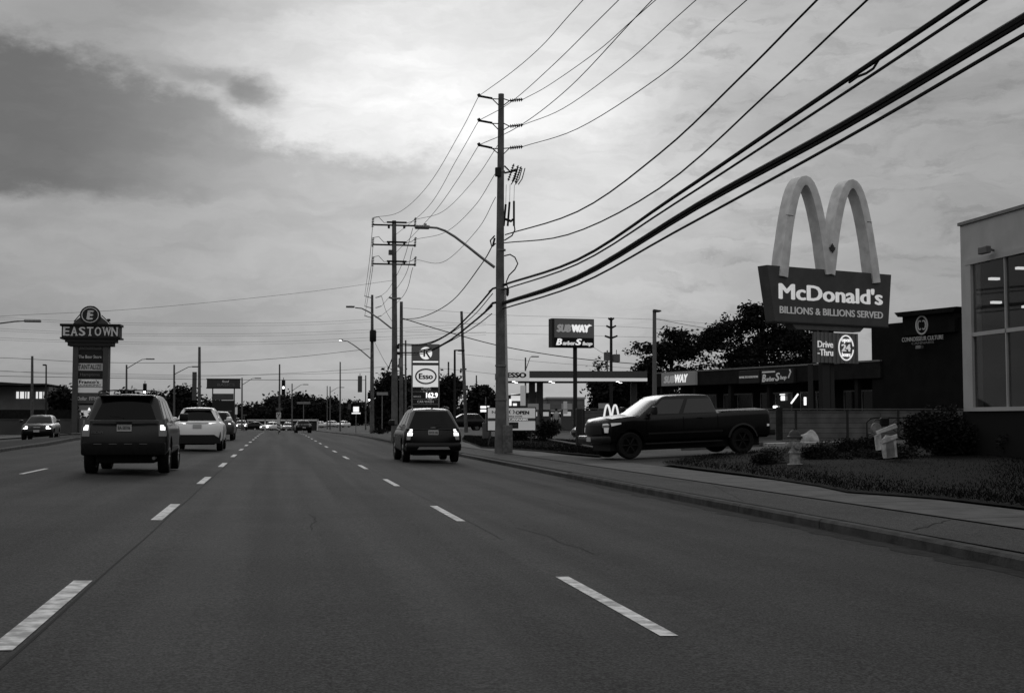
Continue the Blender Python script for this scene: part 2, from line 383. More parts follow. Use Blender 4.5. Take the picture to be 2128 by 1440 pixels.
# ---- right side: lawn, beds, island
def sheet(name, pix, m, dz, mound=0.0, kind='structure', n=1):
    pts = [G(px, py) for px, py in pix]
    bm = bmesh.new(); vs = [bm.verts.new((p.x, p.y, gz(p.x) + dz)) for p in pts]; bm.faces.new(vs)
    bmesh.ops.triangulate(bm, faces=bm.faces[:])
    for _ in range(4):
        es = [e for e in bm.edges if e.calc_length() > 1.5]
        if es: bmesh.ops.subdivide_edges(bm, edges=es, cuts=1)
        bmesh.ops.triangulate(bm, faces=bm.faces[:])
    bd = [v for v in bm.verts if v.is_boundary]
    for v in bm.verts:
        d = min((v.co.xy - q.co.xy).length for q in bd) if not v.is_boundary else 0
        v.co.z = gz(v.co.x) + dz + mound * min(1, d / 2.0)
    me = bpy.data.meshes.new(name); bm.to_mesh(me); bm.free(); me.shade_smooth()
    o = obj(name, me, m); tag(o, kind=kind); return o, pts
lawn_px = [(1376, 966), (1430, 955), (1520, 943), (1600, 938), (1700, 932), (1850, 927), (2240, 922), (2240, 1074), (2088, 1055), (1960, 1040), (1860, 1032), (1760, 1025), (1700, 1012), (1560, 990), (1450, 976)]
lawn, lawn_pts = sheet('lawn', lawn_px, m_grass, .03, .07)
isl_px = [(1000, 931), (1060, 934), (1140, 940), (1245, 949), (1262, 940), (1240, 925), (1215, 917), (1130, 914), (1040, 910), (965, 906), (960, 915)]
island, isl_pts = sheet('grass_island', isl_px, m_grass, .03, .05)
def inpoly(x, y, poly):
    c = False; j = len(poly) - 1
    for i in range(len(poly)):
        a, b = poly[i], poly[j]
        if (a[1] > y) != (b[1] > y) and x < (b[0] - a[0]) * (y - a[1]) / (b[1] - a[1]) + a[0]: c = not c
        j = i
    return c
def blades(name, polys, n, m, h=.07, edge=None):
    V = []; F = []; k = 0
    for poly in polys:
        pp = [(p.x, p.y) for p in poly]; x0 = min(p[0] for p in pp); x1 = max(p[0] for p in pp); y0 = min(p[1] for p in pp); y1 = max(p[1] for p in pp)
        cnt = 0
        while cnt < n:
            x = random.uniform(x0, x1); y = y0 + (y1 - y0) * random.random() ** 1.6
            if not inpoly(x, y, pp): continue
            cnt += 1; a = random.uniform(0, pi); hh = h * random.uniform(.5, 1.5); w = .007 + .006 * random.random(); z = gz(x) + .02 + min(.06, .03 * random.random() + .03)
            dx, dy = cos(a) * w, sin(a) * w; lx, ly = random.gauss(0, .03), random.gauss(0, .03)
            V += [(x - dx, y - dy, z), (x + dx, y + dy, z), (x + lx, y + ly, z + hh)]; F.append((k, k + 1, k + 2)); k += 3
    me = bpy.data.meshes.new(name); me.from_pydata(V, [], F)
    return tag(obj(name, me, m), kind='stuff', cat='grass', label='short dark grass blades on the verge beds')
m_blade = mat('grass_blade', .007, .9, 0, .4, 3, spec=.02)
blades('grass', [lawn_pts, isl_pts], 34000, m_blade, .045)
# concrete edging strip behind the bed (light band)
a, b2 = G(1590, 926), G(1850, 921)
mb = MB(); mb.add([], [])
def bar_ground(a, b, w, h, z0=None):
    m_ = MB(); d = (b - a); d.z = 0; n = Vector((-d.y, d.x, 0)).normalized() * w / 2; za = gz(a.x); zb = gz(b.x)
    vs = [(a + n)[:2] + (za - .05,), (a - n)[:2] + (za - .05,), (b - n)[:2] + (zb - .05,), (b + n)[:2] + (zb - .05,), (a + n)[:2] + (za + h,), (a - n)[:2] + (za + h,), (b - n)[:2] + (zb + h,), (b + n)[:2] + (zb + h,)]
    return m_.add(vs, [(0, 3, 2, 1), (4, 5, 6, 7), (0, 1, 5, 4), (1, 2, 6, 5), (2, 3, 7, 6), (3, 0, 4, 7)])
struct('concrete_walkway', bar_ground(a, b2, 1.6, .10), mat('pale_concrete', .32, .85, 0, .2, 2))
struct('lot_kerb', bar_ground(G(1420, 934), G(1640, 922), .3, .14), m_walk)
struct('lot_kerb_far', bar_ground(G(1245, 936), G(1130, 915), .25, .12), m_walk)
struct('driveway_edge', bar_ground(G(1000, 928), G(1236, 946), .1, .06), m_kerb)

# ================================================================ foliage
def leaf_mesh(name, blobs, n, size, m, parent=None, flat=0.5, seed=0, label=None):
    """blobs: (cx,cy,cz,rx,ry,rz); n leaf-clump faces spread over clustered twigs"""
    r = np.random.default_rng(seed + 5)
    B = np.array(blobs, float); w = B[:, 3] * B[:, 4] * B[:, 5]; w = w ** .75; w /= w.sum()
    nc = max(8, n // 14)
    bi = r.choice(len(B), nc, p=w); d = r.normal(size=(nc, 3)); d /= np.linalg.norm(d, axis=1)[:, None]
    rad = r.random(nc) ** .38 * r.uniform(.82, 1.12, nc); rad[::9] *= 1.16
    C = B[bi, :3] + d * B[bi, 3:6] * rad[:, None]
    ci = np.repeat(np.arange(nc), 14); N = len(ci)
    c = C[ci] + r.normal(size=(N, 3)) * size * np.array([2.0, 2.0, 1.1])
    u = r.normal(size=(N, 3)); u[:, 2] *= flat; u /= np.linalg.norm(u, axis=1)[:, None]
    v = np.cross(u, r.normal(size=(N, 3))); v /= np.linalg.norm(v, axis=1)[:, None]
    s = size * r.uniform(.5, 1.3, (N, 1))
    V = np.stack([c - u * s, c - v * s * .55, c + u * s, c + v * s * .55], 1).reshape(-1, 3)
    me = bpy.data.meshes.new(name); me.vertices.add(len(V)); me.vertices.foreach_set('co', V.astype(np.float32).ravel())
    me.loops.add(N * 4); me.loops.foreach_set('vertex_index', np.arange(N * 4, dtype=np.int32))
    me.polygons.add(N); me.polygons.foreach_set('loop_start', np.arange(0, N * 4, 4, dtype=np.int32)); me.update(calc_edges=True)
    return obj(name, me, m, parent, label=label)
leafm = mat('foliage', .025, .75, 0, .45, 1.2); leafd = mat('foliage_dark', .014, .8, 0, .4, 1.0); leafl = mat('foliage_pale', .085, .8, 0, .4, 2.0)
bark = mat('bark', .05, .9, 0, .3, 5)
def trunk_mb(h, r, limbs, seed):
    rr = random.Random(seed); mb = MB(); mb.tube([(0, 0, -.1), (.05, 0, h * .3), (0, .05, h * .55)], r, 8, r * .7)
    for x, y, z in limbs:
        mb.tube([(0, .03, h * .5), (x * .35, y * .35, h * .5 + (z - h * .5) * .5), (x, y, z)], r * .55, 6, r * .12)
    return mb
def tree(label, X, Y, h, spread, blobs=None, n=3000, size=.3, seed=1, name='tree', m=leafm, group=None, crown0=.28, hw=None):
    rr = random.Random(seed); z0 = gz(X)
    t = thing(name, label, 'tree', (X, Y, z0), rr.uniform(0, 6) if blobs is None else 0, group)
    if blobs is None:
        blobs = []
        for k in range(9):
            a = rr.uniform(0, 2 * pi); q = rr.uniform(.15, .62) * spread; zz = rr.uniform(crown0 + .12, .85) * h
            blobs.append((q * cos(a), q * sin(a), zz, spread * rr.uniform(.3, .5), spread * rr.uniform(.3, .5), h * rr.uniform(.10, .19)))
        blobs.append((0, 0, h * .62, spread * .5, spread * .5, h * .3))
    obj('trunk', trunk_mb(h, max(.1, h * .022), [(b[0] * .8, b[1] * .8, b[2]) for b in blobs[:9]], seed), bark, t, 60)
    leaf_mesh('crown', blobs, n, size, m, t, seed=seed)
    return t
# ================================================================ vehicles
def interp(pts, x):
    if x <= pts[0][0]: return pts[0][1]
    for (a, va), (b, vb) in zip(pts, pts[1:]):
        if x <= b: return va + (vb - va) * (x - a) / (b - a)
    return pts[-1][1]
def half_ring(y0, y1, hw, r, br, bf, ns=14, taper=0.0):
    """right half outline from rear centre to front centre; br/bf = bulge of rear/front"""
    out = []
    for k in range(6):
        x = (hw - r) * k / 5; out.append((x, y0 + br * (x / hw) ** 2))
    yb = y0 + br * ((hw - r) / hw) ** 2
    for k in range(1, 5):
        a = pi / 2 * k / 5; out.append((hw - r + r * sin(a), yb + r * (1 - cos(a))))
    ya, yc = yb + r, y1 - bf * ((hw - r) / hw) ** 2 - r
    for k in range(ns + 1):
        y = ya + (yc - ya) * k / ns; out.append((hw - taper * (max(0, (k / ns - .75)) * 4) ** 2, y))
    hf = hw - taper
    for k in range(1, 5):
        a = pi / 2 * k / 5; out.append((hf - r + r * cos(a), yc + r * sin(a)))
    for k in range(5, -1, -1):
        x = (hf - r) * k / 5; out.append((x, y1 - bf * (x / hf) ** 2))
    return out
class Shell:
    def __init__(s, levels, crown=0.0):
        """levels: list of (halfring [(x,y)], zfunc(y))"""
        s.L = [[(x, y, zf(y)) for x, y in hr] for hr, zf in levels]; s.n = len(s.L[0]); s.crown = crown
    def build(s):
        mb = MB(); n = s.n; N = 2 * n - 2; vs = []
        for L in s.L: vs += L + [(-x, y, z) for x, y, z in L[-2:0:-1]]
        fs = []
        for l in range(len(s.L) - 1):
            for k in range(N): fs.append((l * N + k, l * N + (k + 1) % N, (l + 1) * N + (k + 1) % N, (l + 1) * N + k))
        def cap(l, cr, flip):
            o = l * N; mid = {}
            for k in range(1, n - 1):
                x, y, z = s.L[l][k]; mid[k] = len(vs); vs.append((0, y, z + cr * min(1, abs(x) / .5)))
            for k in range(n - 1):
                a, b = o + k, o + k + 1; ra, rb = o + (N - k) % N, o + (N - k - 1) % N
                ma, mb_ = mid.get(k), mid.get(k + 1)
                if ma is None: fs.extend([(a, b, mb_), (a, mb_, rb)])
                elif mb_ is None: fs.extend([(a, b, ma), (ma, b, ra)])
                else: fs.extend([(a, b, mb_, ma), (ma, mb_, rb, ra)])
        cap(0, 0, True); cap(len(s.L) - 1, s.crown, False)
        return mb.add(vs, fs)
    def ring(s, z, yref):
        """half ring at height z (interpolating levels by z near yref)"""
        n = s.n; best = None; zz = [interp([(p[1] + i * 1e-6, p[2]) for i, p in enumerate(L)], yref) if True else 0 for L in s.L]
        for l in range(len(zz) - 1):
            if zz[l] <= z <= zz[l + 1] or l == len(zz) - 2:
                t = (z - zz[l]) / max(1e-6, zz[l + 1] - zz[l]); t = max(0, min(1.0, t))
                return [(a[0] + (b[0] - a[0]) * t, a[1] + (b[1] - a[1]) * t) for a, b in zip(s.L[l], s.L[l + 1])]
    def rear(s, x, z):
        r = s.ring(z, s.L[len(s.L) // 2][0][1]); k = max(range(s.n), key=lambda i: r[i][0]); ax = abs(x)
        return interp([(p[0], p[1]) for p in r[:k + 1]], ax)
    def front(s, x, z):
        r = s.ring(z, s.L[len(s.L) // 2][-1][1]); ax = abs(x); q = r[::-1]; k = max(range(len(q)), key=lambda i: q[i][0])
        return interp([(p[0], p[1]) for p in q[:k + 1]], ax)
    def side(s, y, z):
        r = s.ring(z, y); return interp([(p[1], p[0]) for p in r[3:-3]], y)
    def patch(s, face, quad, off=.012, nx=6, nz=4, th=.0):
        """quad: 4 (a,z) corners bl, br, tr, tl; a = x on rear/front, y on sides"""
        rows = []
        for j in range(nz + 1):
            v = j / nz; row = []
            for i in range(nx + 1):
                u = i / nx
                a = (quad[0][0] * (1 - u) + quad[1][0] * u) * (1 - v) + (quad[3][0] * (1 - u) + quad[2][0] * u) * v
                z = (quad[0][1] * (1 - u) + quad[1][1] * u) * (1 - v) + (quad[3][1] * (1 - u) + quad[2][1] * u) * v
                if face == 'rear': row.append((a, s.rear(a, z) - off, z))
                elif face == 'front': row.append((a, s.front(a, z) + off, z))
                elif face == 'right': row.append((s.side(a, z) + off, a, z))
                else: row.append((-s.side(a, z) - off, a, z))
            rows.append(row)
        mb = MB(); mb.grid(rows); return mb
    def solidpatch(s, face, quad, off=.012, depth=.05, nx=6, nz=4):
        a = s.patch(face, quad, off, nx, nz).v; b = s.patch(face, quad, off - depth, nx, nz).v
        mb = MB(); W = nx + 1; n = len(a)
        fs = [(i * W + j, i * W + j + 1, (i + 1) * W + j + 1, (i + 1) * W + j) for i in range(nz) for j in range(nx)]
        fs += [tuple(x + n for x in f[::-1]) for f in fs]
        bd = [j for j in range(W)] + [i * W + nx for i in range(1, nz + 1)] + [nz * W + j for j in range(nx - 1, -1, -1)] + [i * W for i in range(nz - 1, 0, -1)]
        fs += [(bd[k], bd[(k + 1) % len(bd)], bd[(k + 1) % len(bd)] + n, bd[k] + n) for k in range(len(bd))]
        return mb.add(list(a) + list(b), fs)
def boolean_cut(o, cutters):
    cm = MB()
    bpy.context.view_layer.update()
    for c in cutters:
        me = c.mesh('cut'); co = bpy.data.objects.new('cut', me); col_.objects.link(co)
        md = o.modifiers.new('b', 'BOOLEAN'); md.operation = 'DIFFERENCE'; md.solver = 'EXACT'; md.object = co
        # evaluate in local space: move the cutter with the body
        mw = o.matrix_world.copy(); par = o.parent; o.parent = None; o.matrix_world = Matrix.Identity(4)
        bpy.context.view_layer.update()
        dg = bpy.context.evaluated_depsgraph_get(); nm = bpy.data.meshes.new_from_object(o.evaluated_get(dg))
        o.modifiers.clear(); old = o.data; nm.name = old.name; o.data = nm
        o.parent = par; o.matrix_basis = Matrix.Identity(4)
        bpy.data.objects.remove(co)
    o.data.shade_smooth(); o.data.set_sharp_from_angle(angle=R(35))
def tyre_mb(r, w):
    return MB().lathe([(r * .62, -w * .42), (r * .90, -w * .5), (r * .98, -w * .42), (r, -w * .25), (r, w * .25), (r * .98, w * .42), (r * .90, w * .5), (r * .62, w * .42), (r * .62, -w * .42)], axis='x', n=32)
def rim_mb(r, w, spokes=5, sgn=1):
    mb = MB().lathe([(r * .64, -w * .4), (r * .60, -w * .1), (.0001, -w * .05), (.0001, w * .05), (r * .60, w * .1), (r * .64, w * .42), (r * .57, w * .42), (r * .57, w * .1)], axis='x', n=28)
    x = sgn * w * .34
    for k in range(spokes):
        a = 2 * pi * k / spokes; c, s_ = cos(a), sin(a)
        mb.tube([(x, c * r * .05, s_ * r * .05), (x + sgn * .01, c * r * .35, s_ * r * .35), (x, c * r * .6, s_ * r * .6)], r * .075, 6)
    mb.cyl((x - .03 * sgn, 0, 0), (x + sgn * .02, 0, 0), r * .16)
    return mb
m_tail = mat('tail_lamp_lit', .5, .3, emit=1.6); m_taildim = mat('tail_lamp', .12, .2, coat=1); m_head = mat('headlamp_lit', .8, .2, emit=7.0); m_headdim = mat('headlamp', .22, .15, .5)
m_plate = mat('number_plate', .5, .6); m_inside = mat('cabin_dark', .01, .9); m_trim = mat('black_trim', .02, .45); m_rim = mat('alloy', .25, .35, .8); m_rimd = mat('alloy_dark', .012, .5, .3)
m_char = mat('plate_lettering', .05, .6)
def wheels(t, wb, ya, hw, r, w=.23, rim=m_rim, spokes=5, tiny=False):
    for y in (ya, ya + wb):
        for sg in (-1, 1):
            wh = obj('wheel', MB().cyl((sg * -.06, 0, 0), (sg * .06, 0, 0), .07), m_trim, t); wh.location = (sg * (hw - w / 2 - .02), y, r)
            obj('tyre', tyre_mb(r, w), rubber, wh, 40)
            if not tiny: obj('rim', rim_mb(r, w, spokes, sg), rim, wh, 40)
def make_car(name, label, cat, loc, rot, p, group=None):
    """p: dict of dimensions; body = lower shell + cabin shell"""
    t = thing(name, label, cat, loc, rot, group)
    L, hw, r = p['L'], p['W'] / 2, p['wheel']; y0, y1 = 0.0, L; zb = p.get('zb', .28)
    top = p['top']            # [(y, z)] top line of the lower body (deck / belt / bonnet)
    tf = lambda y: interp(top, y)
    br, bf, rc = p.get('br', .12), p.get('bf', .22), p.get('rc', .13)
    lv = []
    fr = p.get('frac', [(0, -.10, .10), (.10, -.03, .03), (.34, 0, 0), (.62, .004, 0), (.80, -.012, .02), (.93, -.05, .05), (1.0, -.12, .11)])
    for f, dw, dy in fr:
        lv.append((half_ring(y0 + dy, y1 - dy * p.get('nose', 1.5), hw + dw, rc + .02, br, bf, 16, .05), (lambda f: (lambda y: zb + (tf(y) - zb) * f))(f)))
    low = Shell(lv, p.get('hoodcrown', .03))
    body = obj('body', low.build(), p['paint'], t, 35)
    c = p['cab']              # rear y at belt, front y at belt, rear y at roof, front y at roof, z roof, hw roof
    zbelt = p['zbelt']; hb = hw - p.get('inset', .09)
    cl = []
    for f in (0, .12, .5, .86, .96, 1.0):
        sh = f if f < .9 else (.9 + (f - .9) * 1.0)
        ins = 0 if f <= .86 else (.035 if f < 1 else .11)
        yr_ = c[0] + (c[2] - c[0]) * f + ins * .8; yf_ = c[1] + (c[3] - c[1]) * f - ins * 1.2; hh = hb + (c[5] - hb) * f - ins
        zz = zbelt - .06 + (c[4] - zbelt + .06) * (f if f < .9 else {.96: .972, 1.0: 1.0}[f])
        arch = p.get('roofarch', .03)
        cl.append((half_ring(yr_, yf_, hh, .10, .07, .16, 16), (lambda zz, f: (lambda y: zz - arch * f * ((y - (c[2] + c[3]) / 2) / ((c[3] - c[2]) / 2)) ** 2))(zz, f)))
    cab = Shell(cl, .025)
    obj('cabin', cab.build(), p.get('roofpaint', p['paint']), t, 35)
    arches = []
    ya, wb = p['ya'], p['wb']
    if p.get('cut', True):
        for y in (ya, ya + wb):
            arches.append(MB().cyl((-hw - .3, y, r + .01), (hw + .3, y, r + .01), r * 1.19, n=28))
        boolean_cut(body, arches)
        obj('underbody', MB().bbox(-hw + .30, hw - .30, .35, L - .35, .24, .60, .03), m_trim, t)
    wheels(t, wb, ya, hw, r, p.get('tw', .23), p.get('rim', m_rim), p.get('spokes', 5), p.get('tiny', False))
    # glass
    zt = c[4] - .10
    def lerp(a, b, q): return a + (b - a) * q
    def yrear(z): return lerp(c[0], c[2], (z - zbelt) / (c[4] - zbelt))
    def yfront(z): return lerp(c[1], c[3], (z - zbelt) / (c[4] - zbelt))
    def hx(z): return lerp(hb, c[5], (z - zbelt) / (c[4] - zbelt))
    gm = p.get('glass', glassd)
    z0 = p.get('rz0', zbelt + .05); ri = p.get('rin', .14)
    obj('rear_window', cab.solidpatch('rear', [(-hx(z0) + ri, z0), (hx(z0) - ri, z0), (hx(zt) - ri - .03, zt), (-hx(zt) + ri + .03, zt)], .012, .03, 10, 6), gm, t, 40)
    obj('windscreen', cab.solidpatch('front', [(-hx(zbelt) + .10, zbelt + .03), (hx(zbelt) - .10, zbelt + .03), (hx(zt) - .12, zt + .03), (-hx(zt) + .12, zt + .03)], .012, .03, 10, 6), p.get('wsglass', gm), t, 40)
    zs = zbelt + .05; ztS = c[4] - .13
    for face in ('left', 'right'):
        for (fa, fb) in p['wins']:
            def yy(fr_, z): return lerp(yrear(z) + p.get('cpil', .22), yfront(z) - .16, fr_)
            obj('side_window', cab.solidpatch(face, [(yy(fa, zs), zs), (yy(fb, zs) - .05, zs), (yy(fb, ztS) - .05, ztS), (yy(fa, ztS), ztS)], .010, .03, 6, 4), gm, t, 40)
    # mirrors
    if p.get('mirror', True):
        for sg in (-1, 1):
            ym = c[1] - .42; zm = zbelt + .10
            mr = obj('mirror', MB().bbox(sg * (hw + .02) - .0 if sg > 0 else sg * (hw + .02) - .20, (hw + .22) if sg > 0 else -(hw + .02), ym - .05, ym + .06, zm - .07, zm + .08 + p.get('mirh', 0), .035).cyl((sg * (hw - .06), ym, zm - .05), (sg * (hw + .05), ym, zm - .03), .02), p.get('mirpaint', m_trim), t, 40)
    return t, low, cab
def plate(t, low, z, text, w=.32, h=.16, x=0, off=.03):
    y = min(low.rear(x - w / 2, z), low.rear(x, z)) - off
    pl = obj('number_plate', MB().bbox(x - w / 2, x + w / 2, y - .012, y + .03, z - h / 2, z + h / 2, .006), m_plate, t)
    if text: txt(pl, text, x - w * .42, x + w * .42, z - h * .25, z + h * .25, y - .014, m_char, .01, ext=.002)
    return pl
p_dark = mat('car_paint_graphite', .013, .35, .3, coat=.25, spec=.4); p_black = mat('car_paint_black', .003, .25, 0, coat=.1, spec=.25); p_white = mat('car_paint_white', .85, .3, 0, coat=.6); p_grey = mat('car_paint_grey', .08, .3, .5, coat=.4)
p_sil = mat('car_paint_silver', .35, .3, .7, coat=.5); p_maroon = mat('car_paint_maroon', .022, .25, .3, coat=.8)
gr_ = lambda x: gz(x)
# ---- boxy compact SUV, left lane
ex = -3.19; Y1 = 28.4
P1 = dict(L=4.44, W=1.81, wheel=.37, ya=.88, wb=2.62, zb=.42, zbelt=1.10, top=[(0, .98), (.10, 1.10), (3.0, 1.08), (3.3, 1.06), (4.1, .98), (4.44, .80)],
          cab=(.05, 3.35, .40, 2.45, 1.72, .63), paint=p_dark, wins=[(.0, .24), (.27, .60), (.63, 1.0)], rin=.17, rz0=1.17, inset=.07, mirh=.04, tw=.24, spokes=6, br=.08, rc=.10,
          frac=[(0, -.08, .06), (.14, -.01, .0), (.34, 0, 0), (.62, .0, .0), (.80, -.005, .02), (.93, -.02, .04), (1.0, -.06, .06)])
t, low, cab = make_car('suv', 'boxy dark SUV with roof rails and both tail lamps lit, in the left lane', 'suv', (ex, Y1, gr_(ex)), 0, P1)
for sg in (-1, 1):
    a, b = (.56, .86) if sg > 0 else (-.86, -.56)
    lp = obj('tail_lamp', low.solidpatch('rear', [(sg * .79 - .08, .82), (sg * .79 + .08, .82), (sg * .78 + .08, 1.17), (sg * .78 - .08, 1.17)], .03, .08, 4, 3), m_taildim, t)
    obj('lamp_lens', low.solidpatch('rear', [(sg * .79 - .05, .95), (sg * .79 + .05, .95), (sg * .785 + .05, 1.06), (sg * .785 - .05, 1.06)], .038, .05, 3, 3), m_tail, lp)
    rr = MB().tube([(sg * .60, .55, 1.70), (sg * .60, .62, 1.775), (sg * .60, 1.4, 1.80), (sg * .60, 2.2, 1.775), (sg * .60, 2.3, 1.70)], .018, 6)
    obj('roof_rail', rr, m_trim, t, 40)
obj('roof_crossbar', MB().tube([(-.60, .75, 1.79), (-.3, .75, 1.81), (.3, .75, 1.81), (.60, .75, 1.79)], .014, 6), m_trim, t, 40)
plate(t, low, 1.0, 'BA-58106', .30, .15)
bp = MB().bbox(-.86, .86, -.13, .25, .42, .70, .05)
for k in range(4): pass
b_ = obj('bumper', bp, mat('bumper_plastic', .008, .7, 0, .2, 8), t, 40)
for k in range(4): obj('step_ridge', MB().box(-.52 + k * .31 - .08, -.52 + k * .31 + .08, -.137, -.12, .655, .668), mat('ridge_trim', .12, .4), b_)
obj('tailgate_handle', MB().bbox(-.16, .16, -.05, .03, 1.09, 1.13, .01), black, t)
obj('tailgate_moulding', MB().bbox(-.70, .70, -.032, .04, 1.125, 1.165, .01), p_grey, t)
txt(t, 'ESCAPE', -.66, -.42, .885, .925, low.rear(-.5, .9) - .012, galv, .01, name='badge')
obj('spoiler', MB().bbox(-.56, .56, .26, .52, 1.665, 1.70, .012), p_dark, t)
obj('rear_wiper', MB().tube([(0, low.rear(0, 1.1) - .03, 1.14), (-.02, .02, 1.22), (-.30, .05, 1.25)], .01, 5), black, t)
obj('exhaust', MB().cyl((.62, -.03, .36), (.62, .4, .36), .035), galv, t, 40)
m_tail2 = mat('tail_lamp_bright', .5, .3, emit=1.5)
# ---- rounded mid SUV, right lane
tx = 4.86; Y2 = 40.6
P2 = dict(L=4.80, W=1.84, wheel=.37, ya=.95, wb=2.86, zb=.36, zbelt=1.14, top=[(0, .92), (.12, 1.12), (3.2, 1.10), (3.5, 1.08), (4.3, .98), (4.80, .76)],
          cab=(.06, 3.65, .62, 2.65, 1.74, .60), paint=p_black, roofpaint=p_grey, wins=[(.0, .22), (.25, .60), (.63, 1.0)], rin=.10, rz0=1.10, inset=.06, mirh=.05, br=.16, rc=.16, roofarch=.05)
t, low, cab = make_car('suv', 'rounded black SUV with lit tail lamps driving in the kerb lane', 'suv', (tx, Y2, gr_(tx)), 0, P2)
for sg in (-1, 1):
    for zz in ((.985, 1.085), (.865, .965)):
        obj('tail_lamp', low.solidpatch('rear', [(sg * .74 - .08, zz[0]), (sg * .74 + .08, zz[0]), (sg * .73 + .08, zz[1]), (sg * .73 - .08, zz[1])], .06, .10, 4, 3), m_tail2, t)
    obj('lamp_corner', low.solidpatch('rear', [(sg * .78 - .06, .74), (sg * .78 + .05, .74), (sg * .76 + .06, .855), (sg * .76 - .08, .855)], .05, .08, 4, 3), m_headdim, t)
    obj('roof_rail', MB().tube([(sg * .58, .8, 1.71), (sg * .58, .95, 1.775), (sg * .58, 1.9, 1.80), (sg * .58, 2.6, 1.75)], .02, 6), m_trim, t, 40)
plate(t, low, .97, 'BVCR 106', .32, .15)
obj('badge', MB().prism([(-.10, 1.12), (-.03, 1.105), (.03, 1.105), (.10, 1.12), (.03, 1.14), (-.03, 1.14)], low.rear(0, 1.1) - .03, low.rear(0, 1.1) + .05), chrome, t)
obj('bumper', MB().bbox(-.88, .88, -.10, .28, .38, .66, .07), p_black, t, 40)
obj('skid_plate', MB().prism([(-.52, .44), (.52, .44), (.46, .52), (-.46, .52)], -.125, -.05), mat('skid_metal', .25, .4, .5), t)
obj('antenna', MB().cyl((.05, .9, 1.74), (.05, .86, 1.80), .03, .008), m_trim, t)
obj('rear_wiper', MB().tube([(0, .06, 1.20), (.26, .10, 1.24)], .01, 5), m_trim, t)
# ---- white crossover
wx = -2.94; Y3 = 49.5
P3 = dict(L=4.66, W=1.87, wheel=.36, ya=.92, wb=2.69, zb=.34, zbelt=1.10, top=[(0, .95), (.12, 1.10), (3.0, 1.08), (3.4, 1.05), (4.2, .95), (4.66, .72)],
          cab=(.10, 3.45, .62, 2.45, 1.64, .56), paint=p_white, wins=[(.0, .24), (.27, .60), (.63, 1.0)], rin=.12, rz0=1.15, inset=.10, br=.16, rc=.18, mirpaint=p_white)
t, low, cab = make_car('crossover_car', 'white crossover with a thin full-width tail light bar, ahead of the boxy SUV', 'crossover', (wx, Y3, gr_(wx)), 0, P3)
obj('light_bar', low.solidpatch('rear', [(-.80, 1.045), (.80, 1.045), (.80, 1.06), (-.80, 1.06)], .03, .06, 12, 1), m_taildim, t)
for sg in (-1, 1):
    q = [(sg * .80, 1.00), (sg * .42, 1.035), (sg * .42, 1.055), (sg * .80, 1.075)]
    obj('tail_lamp', low.solidpatch('rear', q, .036, .06, 5, 2), m_tail, t)
    obj('bumper_vent', low.solidpatch('rear', [(sg * .86, .48), (sg * .80, .48), (sg * .84, .72), (sg * .86, .72)], .02, .05, 2, 3), black, t)
plate(t, low, .93, '', .32, .14)
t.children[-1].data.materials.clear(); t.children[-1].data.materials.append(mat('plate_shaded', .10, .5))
obj('lower_bumper', MB().prism([(-.86, .30), (.86, .30), (.84, .48), (.62, .62), (-.62, .62), (-.84, .48)], -.03, .2), m_trim, t)
obj('rear_spoiler', MB().bbox(-.52, .52, .48, .72, 1.585, 1.61, .01), p_white, t)
# ---- dark SUV ahead of the crossover
P4 = dict(P3); P4.update(paint=p_grey, mirpaint=p_grey, cut=False)
t, low, cab = make_car('suv', 'grey SUV mostly hidden behind the white crossover, lamp lit', 'suv', (-3.35, 75, gr_(-3)), 0, P4)
for sg in (-1, 1): obj('tail_lamp', low.solidpatch('rear', [(sg * .75 - .12, .92), (sg * .75 + .1, .92), (sg * .74 + .1, 1.06), (sg * .74 - .14, 1.06)], .03, .06, 4, 3), m_tail, t)
plate(t, low, .8, '', .3, .14)
# ---- small sedan for distance
P5 = dict(L=4.55, W=1.78, wheel=.32, ya=.85, wb=2.65, zb=.30, zbelt=.92, top=[(0, .84), (.10, .95), (.7, .97), (3.0, .94), (3.4, .90), (4.2, .80), (4.55, .62)],
          cab=(.42, 3.30, 1.15, 2.35, 1.43, .53), paint=p_black, wins=[(.05, .48), (.52, 1.0)], rin=.12, cut=False, br=.14, rc=.16)
t, low, cab = make_car('sedan', 'dark sedan seen from behind, far up the middle lane near the junction', 'sedan', (P(632, 890, 146).x, 146, 0), R(3), P5)
for sg in (-1, 1): obj('tail_lamp', low.solidpatch('rear', [(sg * .68 - .14, .72), (sg * .68 + .12, .72), (sg * .68 + .12, .84), (sg * .68 - .14, .84)], .02, .05, 3, 2), m_taildim, t)
plate(t, low, .62, '', .34, .12)
sedan0 = t
def front_bits(t, low, z=.66, hwid=.62, lit=True, gw=.42):
    for sg in (-1, 1): obj('headlamp', low.solidpatch('front', [(sg * hwid - .13, z - .06), (sg * hwid + .13, z - .06), (sg * hwid + .13, z + .07), (sg * hwid - .13, z + .06)], .07, .13, 4, 3), m_head if lit else m_headdim, t)
    obj('grille', low.solidpatch('front', [(-gw, z - .10), (gw, z - .10), (gw * .9, z + .04), (-gw * .9, z + .04)], .02, .06, 8, 2), m_trim, t)
    obj('number_plate', MB().bbox(-.16, .16, low.front(0, z - .2) + .01, low.front(0, z - .2) + .035, z - .26, z - .14, .005), m_plate, t)
